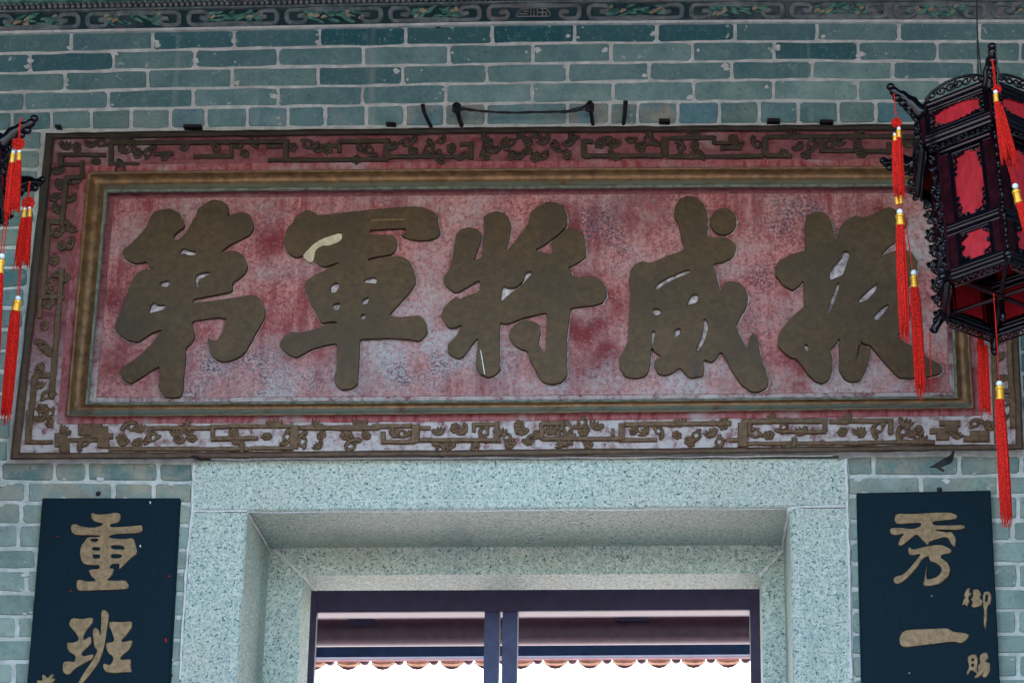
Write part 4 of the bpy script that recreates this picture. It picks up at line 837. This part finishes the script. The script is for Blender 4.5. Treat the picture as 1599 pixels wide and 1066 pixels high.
# ------------------------------------------------------------------ palace lanterns
def lantern(cx, cy, YL, tau, spin, label, tassels, wires):
    P0 = at(cx, cy, YL); S = pscale(P0)
    LR = root('palace_lantern', P0, label, 'lantern', 'hexagonal palace lanterns under the porch')
    ct, st = math.cos(tau), math.sin(tau)
    ex = Vector((1,0,0)); ef = Vector((0,-ct,st)); eh = Vector((0,st,ct))
    def P(x, f, h): return P0 + (ex*x + ef*f + eh*h)*S
    def Vt(r, k, h): a = spin + k*PI/3; return P(r*math.sin(a), r*math.cos(a), h)
    def nrm(k): a = spin + (k+.5)*PI/3; return (ex*math.sin(a) + ef*math.cos(a)).normalized()
    def face(k, r, u, h, out=0):                          # u in -1..1 across the side between posts k and k+1
        return Vt(r, k, h).lerp(Vt(r, k+1, h), (u+1)/2) + nrm(k)*out*S
    def curl(b, k, r, u0, h0, size, a0, turns, out, rad=1.5, n=11):
        p = face(k, r, u0, h0, out); ux = (Vt(r,k+1,0)-Vt(r,k,0)).normalized()
        b.tube([p + (ux*math.cos(a0+2*PI*turns*t/n) + eh*math.sin(a0+2*PI*turns*t/n))*S*size*(1-.75*t/n) for t in range(n+1)], rad*S, 5)
    for k in range(6):
        n_ = nrm(k); hw = lambda r: r/2
        # upper tier
        b = MB(); b.beam(Vt(121,k,268), Vt(121,k,352), 11*S, 11*S, nrm(k)+nrm(k-1)); b.build('upper_post', M['mahog'], LR)
        for grp in (((350,9,12),(341,9,7)),((285,10,7),(276,9,12),(267,9,9))):
            b = MB()
            for h, w_, t_ in grp: b.beam(face(k,121,-.93,h), face(k,121,.93,h), w_*S, t_*S, n_)
            b.build('upper_rail', M['rail'], LR)
        b = MB(); v = [face(k,121,-.9,283,-3), face(k,121,.9,283,-3), face(k,121,.9,344,-3), face(k,121,-.9,344,-3)]
        b.add(v+[x-n_*S*1.0 for x in v], [(0,1,2,3),(7,6,5,4),(0,4,5,1),(1,5,6,2),(2,6,7,3),(3,7,4,0)]).build('upper_pane', M['cloth'], LR)
        b = MB()
        for sx in (-1, 1):                                # pierced corners of the pane
            for (u, h, s_, a) in ((.72,298,6,0),(.72,308,5.5,2),(.72,318,5.5,1),(.72,328,6,3),(.58,297,6,2),(.58,330,6,1),(.44,295,5,0),(.44,332,5,2),(.28,294,4,0),(.28,333,4,1),(.1,293,3.5,1),(.1,334,3.5,0)):
                curl(b, k, 121, sx*u, h, s_, a, 1.2*sx, 0, 1.7)
        for h in (292, 335):
            b.beam(face(k,121,-.88,h), face(k,121,.88,h), 6*S, 5*S, n_)
        for u in (-.84, .84): b.beam(face(k,121,u,288), face(k,121,u,339), 9*S, 5*S, n_)
        b.build('upper_fretwork', M['lacq'], LR)
        # pierced crest over the tier
        b = MB(); pts = []
        for t in range(15):
            u = -.86+1.72*t/14; pts.append(face(k, 121, u, 356+27*math.sin(PI*t/14)**.45, 2))
        b.tube(pts, 2.4*S, 6)
        for (u, h, s_, a, tn) in ((-.62,367,9,0,1.3),(.62,367,9,PI,-1.3),(-.36,369,10,2,1.3),(.36,369,10,1,-1.3),(-.1,370,10,0,-1.3),(.14,370,10,2,1.3),(-.76,362,6,1,1.2),(.76,362,6,2,-1.2)):
            curl(b, k, 121, u, h, s_, a, tn, 2, 2.0)
        b.build('crest', M['lacq'], LR, True)
        b = MB(); v = []                                 # pierced valance under the tier
        for u in [-.85+.17*i for i in range(11)]: curl(b, k, 119, u, 257, 6, u*7, 1.1, 0, 1.6, 8)
        b.beam(face(k,119,-.9,250), face(k,119,.9,250), 2.5*S, 4*S, n_); b.build('upper_valance', M['lacq'], LR, True)
        # body
        b = MB(); b.beam(Vt(95,k,-4), Vt(95,k,266), 10*S, 10*S, nrm(k)+nrm(k-1)); b.build('body_post', M['mahog'], LR)
        for grp in (((262,8,10),(254,8,6)),((103,9,8),(95,8,12),(86,9,8)),((15,8,8),(7,8,12),(0,8,8))):
            b = MB()
            for h, w_, t_ in grp: b.beam(face(k,95,-.92,h), face(k,95,.92,h), w_*S, t_*S, n_)
            b.build('body_rail', M['rail'], LR)
        for u, h0, h1, w_ in ((-.78,106,252,17),(.78,106,252,17),(-.76,18,84,14),(.76,18,84,14)):
            b = MB(); b.beam(face(k,95,u,h0), face(k,95,u,h1), w_*S, 5*S, n_); b.build('stile', M['mahog'], LR)
        for (h0, h1, w0, nm) in ((104,254,.66,'body_pane'),(16,86,.66,'lower_pane')):
            v = [face(k,95,-w0,h0,-2), face(k,95,w0,h0,-2), face(k,95,w0,h1,-2), face(k,95,-w0,h1,-2)]
            MB().add(v+[x-n_*S for x in v], [(0,1,2,3),(7,6,5,4),(0,4,5,1),(1,5,6,2),(2,6,7,3),(3,7,4,0)]).build(nm, M['cloth'], LR)
        b = MB()
        for sx in (-1, 1):
            for (u, h, s_, a) in ((.48,242,7,0),(.47,229,6,2),(.34,244,6,1),(.2,245,5,0),(.48,217,4.5,1),(.49,206,4,0),(.48,117,7,2),(.47,130,6,1),(.34,115,6,0),(.2,114,5,2),(.48,142,4.5,0),(.49,153,4,1),
                                  (.49,31,6,0),(.49,71,6,1),(.49,51,5,2),(.36,28,5,1),(.36,75,5,0)):
                curl(b, k, 95, sx*u, h, s_, a, 1.2*sx, 0, 1.6)
        for (h0, h1) in ((108,251),(20,82)):
            for u in (-.58,.58): b.beam(face(k,95,u,h0), face(k,95,u,h1), 8*S, 6*S, n_)
            for h in (h0, h1): b.beam(face(k,95,-.62,h), face(k,95,.62,h), 7*S, 6*S, n_)
        b.build('body_fretwork', M['lacq'], LR)
        b = MB()
        for u in [-.8+.2*i for i in range(9)]: curl(b, k, 94, u, -9, 6, u*5, 1.2, 0, 1.5, 8)
        b.beam(face(k,94,-.88,-17), face(k,94,.88,-17), 2.5*S, 4*S, n_); b.build('lower_valance', M['mahog'], LR, True)
        # arm with its carved head, bracket and lower fin at post k
        a = spin + k*PI/3
        def Q(r, h, side=0): return P(r*math.sin(a)+side*math.cos(a), r*math.cos(a)-side*math.sin(a), h)
        b = MB()
        pts = [(119,330),(126,337),(134,343),(143,350),(152,356),(160,359),(168,361),(174,364),(178,370)]
        b.tube([Q(r, h) for r, h in pts], [14*S,16*S,13*S,14.5*S,10*S,10.5*S,7*S,8*S,5*S], 8)
        b.ball(Q(179,371), 7.5*S, 7*S, 6.5*S); b.ball(Q(168,351), 8*S, 6*S, 7*S); b.ball(Q(157,345), 8*S, 6*S, 7*S); b.ball(Q(146,338), 8*S, 6*S, 7*S)
        b.tube([Q(146,356),Q(150,365),Q(158,368),Q(163,364)], [3*S,3*S,2.5*S,1*S], 6); b.tube([Q(128,342),Q(132,352),Q(140,356)], [3*S,2.5*S,1*S], 6)
        b.build('arm', M['lacq'], LR, True)
        for grp in (((131,322,10,0,1.4),(142,333,9,1,-1.3),(131,303,10,2,1.4),(129,284,9,0,-1.3),(127,266,8,1,1.2)),((109,240,9,1,1.3),(107,222,8,0,-1.3),(105,206,8,2,1.2))):
            b = MB()
            for (r, h, s_, a0, tn) in grp:
                b.tube([Q(r+s_*(1-.7*t/10)*math.cos(a0+2*PI*tn*t/10), h+s_*(1-.7*t/10)*math.sin(a0+2*PI*tn*t/10)) for t in range(11)], 2.6*S, 5)
            b.build('bracket', M['lacq'], LR, True)
        b = MB()
        for j, h in enumerate((184,168,150,134,116,98,78,62,46,30,14)):
            rr_ = 101+3*math.sin(j*1.9); sg = 1 if j % 2 else -1; sz = 8.5+1.5*math.sin(j*2.3)
            b.tube([Q(rr_+3+sz*(1-.6*t/9)*math.cos(.4+sg*t*.75), h+sz*(1-.6*t/9)*math.sin(.4+sg*t*.75)) for t in range(10)], [(3.6-.22*t)*S for t in range(10)], 6)
            b.ball(Q(rr_, h-4), 4*S, 4*S, 6*S, None, 6, 4)
        b.tube([Q(98,10),Q(103,0),Q(108,-8),Q(114,-14),Q(121,-19)], [6*S,7*S,6*S,6.5*S,4.5*S], 7)
        b.ball(Q(109,-2), 8*S, 6*S, 8*S, None, 7, 5); b.ball(Q(114,-18), 6*S, 5*S, 6*S, None, 7, 5)
        b.build('leg_fin', M['lacq'], LR, True)
    b = MB()
    for k in range(3): b.beam(Vt(93,k,2), Vt(93,k+3,2.0+k*1.3), 7*S, 7*S, eh)
    b.ball(P(0,0,0), 9*S, 9*S, 9*S); b.build('base_strut', M['mahog'], LR)
    b = MB(); b.tube([P(0,0,4),P(0,0,-30),P(0,0,-34),P(0,0,-44)], [5*S,4*S,6*S,3*S], 8); b.build('pendant_boss', M['lacq'], LR, True)
    v = [Vt(116,k,352) for k in range(6)]; MB().add(v+[x+eh*S*3 for x in v], [tuple(range(6)), tuple(range(11,5,-1))]+[(k,(k+1)%6,6+(k+1)%6,6+k) for k in range(6)]).build('roof_board', M['mahog'], LR)
    for (p, r_, Y0, Y1) in wires:
        o = MB().tube([at(*p, Y0), at(*r_, Y1)], .0022, 5).build('hanging_wire', M['cord_black'], LR)
    for T in tassels: tassel(LR, *T)
    return LR
def tassel(LR, Y, parts):
    """parts: list of ('cord',pts) ('knot',x,y,r) ('bead',x,y,r) ('cap',x0,y0,x1,y1,w) ('str',x0,y0,w0,x1,y1,w1,n)"""
    tr = bpy.data.objects.new('tassel', None); col.objects.link(tr); tr.parent = LR; tr.empty_display_size = .03
    first = parts[0][1][0] if parts[0][0] == 'cord' else parts[0][1:3]
    tr.location = at(*first, Y) - wloc(LR); S = pscale(at(*first, Y))
    bpy.context.view_layer.update()
    for p in parts:
        b = MB()
        if p[0] == 'cord':
            for off in ((0,) if len(p) < 3 else (-p[2], p[2])):
                b.tube([at(x+off*(.4 if i == 0 else 1), y, Y) for i, (x, y) in enumerate(p[1])], .9*S, 5)
            b.build('cord', M['silk'], tr)
        elif p[0] == 'knot':
            _, x, y, r = p
            for k in range(8):
                a = k*PI/4; c = at(x+r*.7*math.cos(a), y+r*.7*math.sin(a), Y)
                b.tube([c+Vector((math.cos(t)*r*.5*S, random.uniform(-1,1)*S, math.sin(t)*r*.5*S)) for t in [2*PI*j/8 for j in range(9)]], 1.4*S, 5)
            b.ball(at(x, y, Y), r*.55*S); b.build('knot', M['silk'], tr)
        elif p[0] == 'bead':
            b.ball(at(p[1], p[2], Y), p[3]*S, n=12, m=8); b.build('bead', M['pearl'], tr, True)
        elif p[0] == 'cap':
            _, x0, y0, x1, y1, wd = p; A, B_ = at(x0,y0,Y), at(x1,y1,Y)
            pr = [(0,.80),(.06,1.0),(.22,1.0),(.27,.86),(.40,.86),(.46,.90),(.60,.88),(.72,.86),(.76,1.0),(.94,1.0),(1,.85)]
            b.tube([A.lerp(B_, t) for t, _k in pr], [wd/2*S*k_ for _t, k_ in pr], 12); b.build('cap', M['gold'], tr)
        elif p[0] == 'str':
            _, x0, y0, w0, x1, y1, w1, n = p; A, B_ = at(x0,y0,Y), at(x1,y1,Y)
            for i in range(n):
                a = random.uniform(0,2*PI); r = math.sqrt(random.random()); e = Vector((math.cos(a)*r, math.sin(a)*r*.8, 0))
                ln = random.uniform(.86, 1.0) if random.random() < .85 else random.uniform(1.0,1.07); pts = []
                wob = random.uniform(-.12,.12)
                for t in range(6):
                    u = t/5*ln; bulge = .85+.5*min(1,u*3)
                    wid = (w0+(w1-w0)*u)/2*S*min(bulge,1.0+.12*u)
                    pts.append(A.lerp(B_, u) + Vector((e.x+wob*math.sin(u*3), e.y, 0))*wid)
                b.tube(pts, [1.0*S,1.25*S,1.25*S,1.2*S,1.1*S,.6*S], 4)
            pts = [A.lerp(B_, t/5*.93) for t in range(6)]
            b.tube(pts, [(w0+(w1-w0)*t/5)/2*S*.78 for t in range(5)]+[w1*.2*S], 8)
            b.build('strands', M['silk'], tr)
YL = -1.25; YA = YL-.12
TR_ = [
 (YA+.02, [('cord',[(1396,146),(1398,170),(1400,186)],),('knot',1400,192,6),('bead',1403.5,201,3),('bead',1397,210,2.6),('cap',1403,203,1404,216,8),('cap',1397,212,1397.5,221,7),('str',1403,215,10,1405,308,16,34),('str',1397,220,8,1399,300,10,18)]),
 (YA+.03, [('cord',[(1401,300),(1404,328)]),('cap',1400,308,1401,320,7),('cap',1406.5,305,1407,318,6),('bead',1405,331,5),('cap',1405,335,1406,353,14),('str',1406,352,16,1414,527,15,60)]),
 (YL+.12, [('cord',[(1413,340),(1418,372),(1425,420)]),('bead',1427,426,5),('cap',1427,431,1428,450,12),('str',1428,449,14,1438,614,14,60)]),
 (YL+.13, [('cord',[(1452,518),(1453,560),(1455,612)])]),
 (YL-.30, [('cord',[(1549,92),(1552,112),(1554,138)],1.0),('knot',1557,139,5),('bead',1554.5,144,3.6),('cap',1554.5,147,1556,160,8.5),('str',1557,159,10,1572,252,18,44),('str',1562,165,8,1588,262,9,20)]),
 (YL-.29, [('cord',[(1571,245),(1578,268),(1584,284)],2.0),('bead',1585.5,291,5),('cap',1586,297,1591,318,13),('str',1592,317,15,1640,470,18,50)]),
 (YL-.10, [('cord',[(1551.5,458),(1556,520),(1560,597)]),('bead',1560.5,599,5),('cap',1561,603,1562,625,14),('str',1561,624,16,1572,812,18,70)]),
 (YL+.20, [('cord',[(1531,500),(1532,522)]),('str',1531,520,9,1536,645,10,30),('str',1539,540,7,1543,650,9,22)]),
]
lantern(1563, 465, YL, R(18), R(0), 'black and red hexagonal palace lantern seen nearly whole at the right, many tassels', TR_,
        [((1524,-40),(1526.5,60),YL+.06,YL+.06), ((1526.5,60),(1533,125),YL+.06,YL+.05), ((1526,62),(1528,122),YL+.065,YL+.09)])
TL_ = [
 (YA+.03, [('cord',[(34,184),(31,192),(29.5,219)],.6),('knot',28.5,225,8),('bead',20.5,238,3),('bead',30,237,3),('cap',20,240,18.5,255,8),('cap',30,239,29.5,252,8),('str',19,254,9,11,338,10,26),('str',29,251,10,24,330,14,34)]),
 (YA+.04, [('cord',[(12,330),(7,360),(3,395)],2.2),('bead',3,400,4.6),('cap',2,406,-.5,428,12),('str',-1,427,14,-12,620,16,50)]),
 (YL+.10, [('cord',[(47,283),(45,292),(44,312)],.6),('knot',44,317,8),('bead',39,326,2.6),('bead',46,325,2.6),('cap',38,328,36.5,341,8),('cap',47,327,46,340,7),('str',37,340,9,27,418,11,28),('str',46,339,9,40,414,13,30)]),
 (YL+.11, [('cord',[(32,412),(30,440),(29,462)],1.5),('bead',28,466,4.6),('cap',27.5,470,24,487,15),('str',24,486,17,9,652,15,64)]),
]
lantern(-143, 529, YL, R(10), R(9), 'black hexagonal palace lantern cut off by the left edge, only arms and tassels showing', TL_, [((-120,-40),(-120,165),YL,YL)])
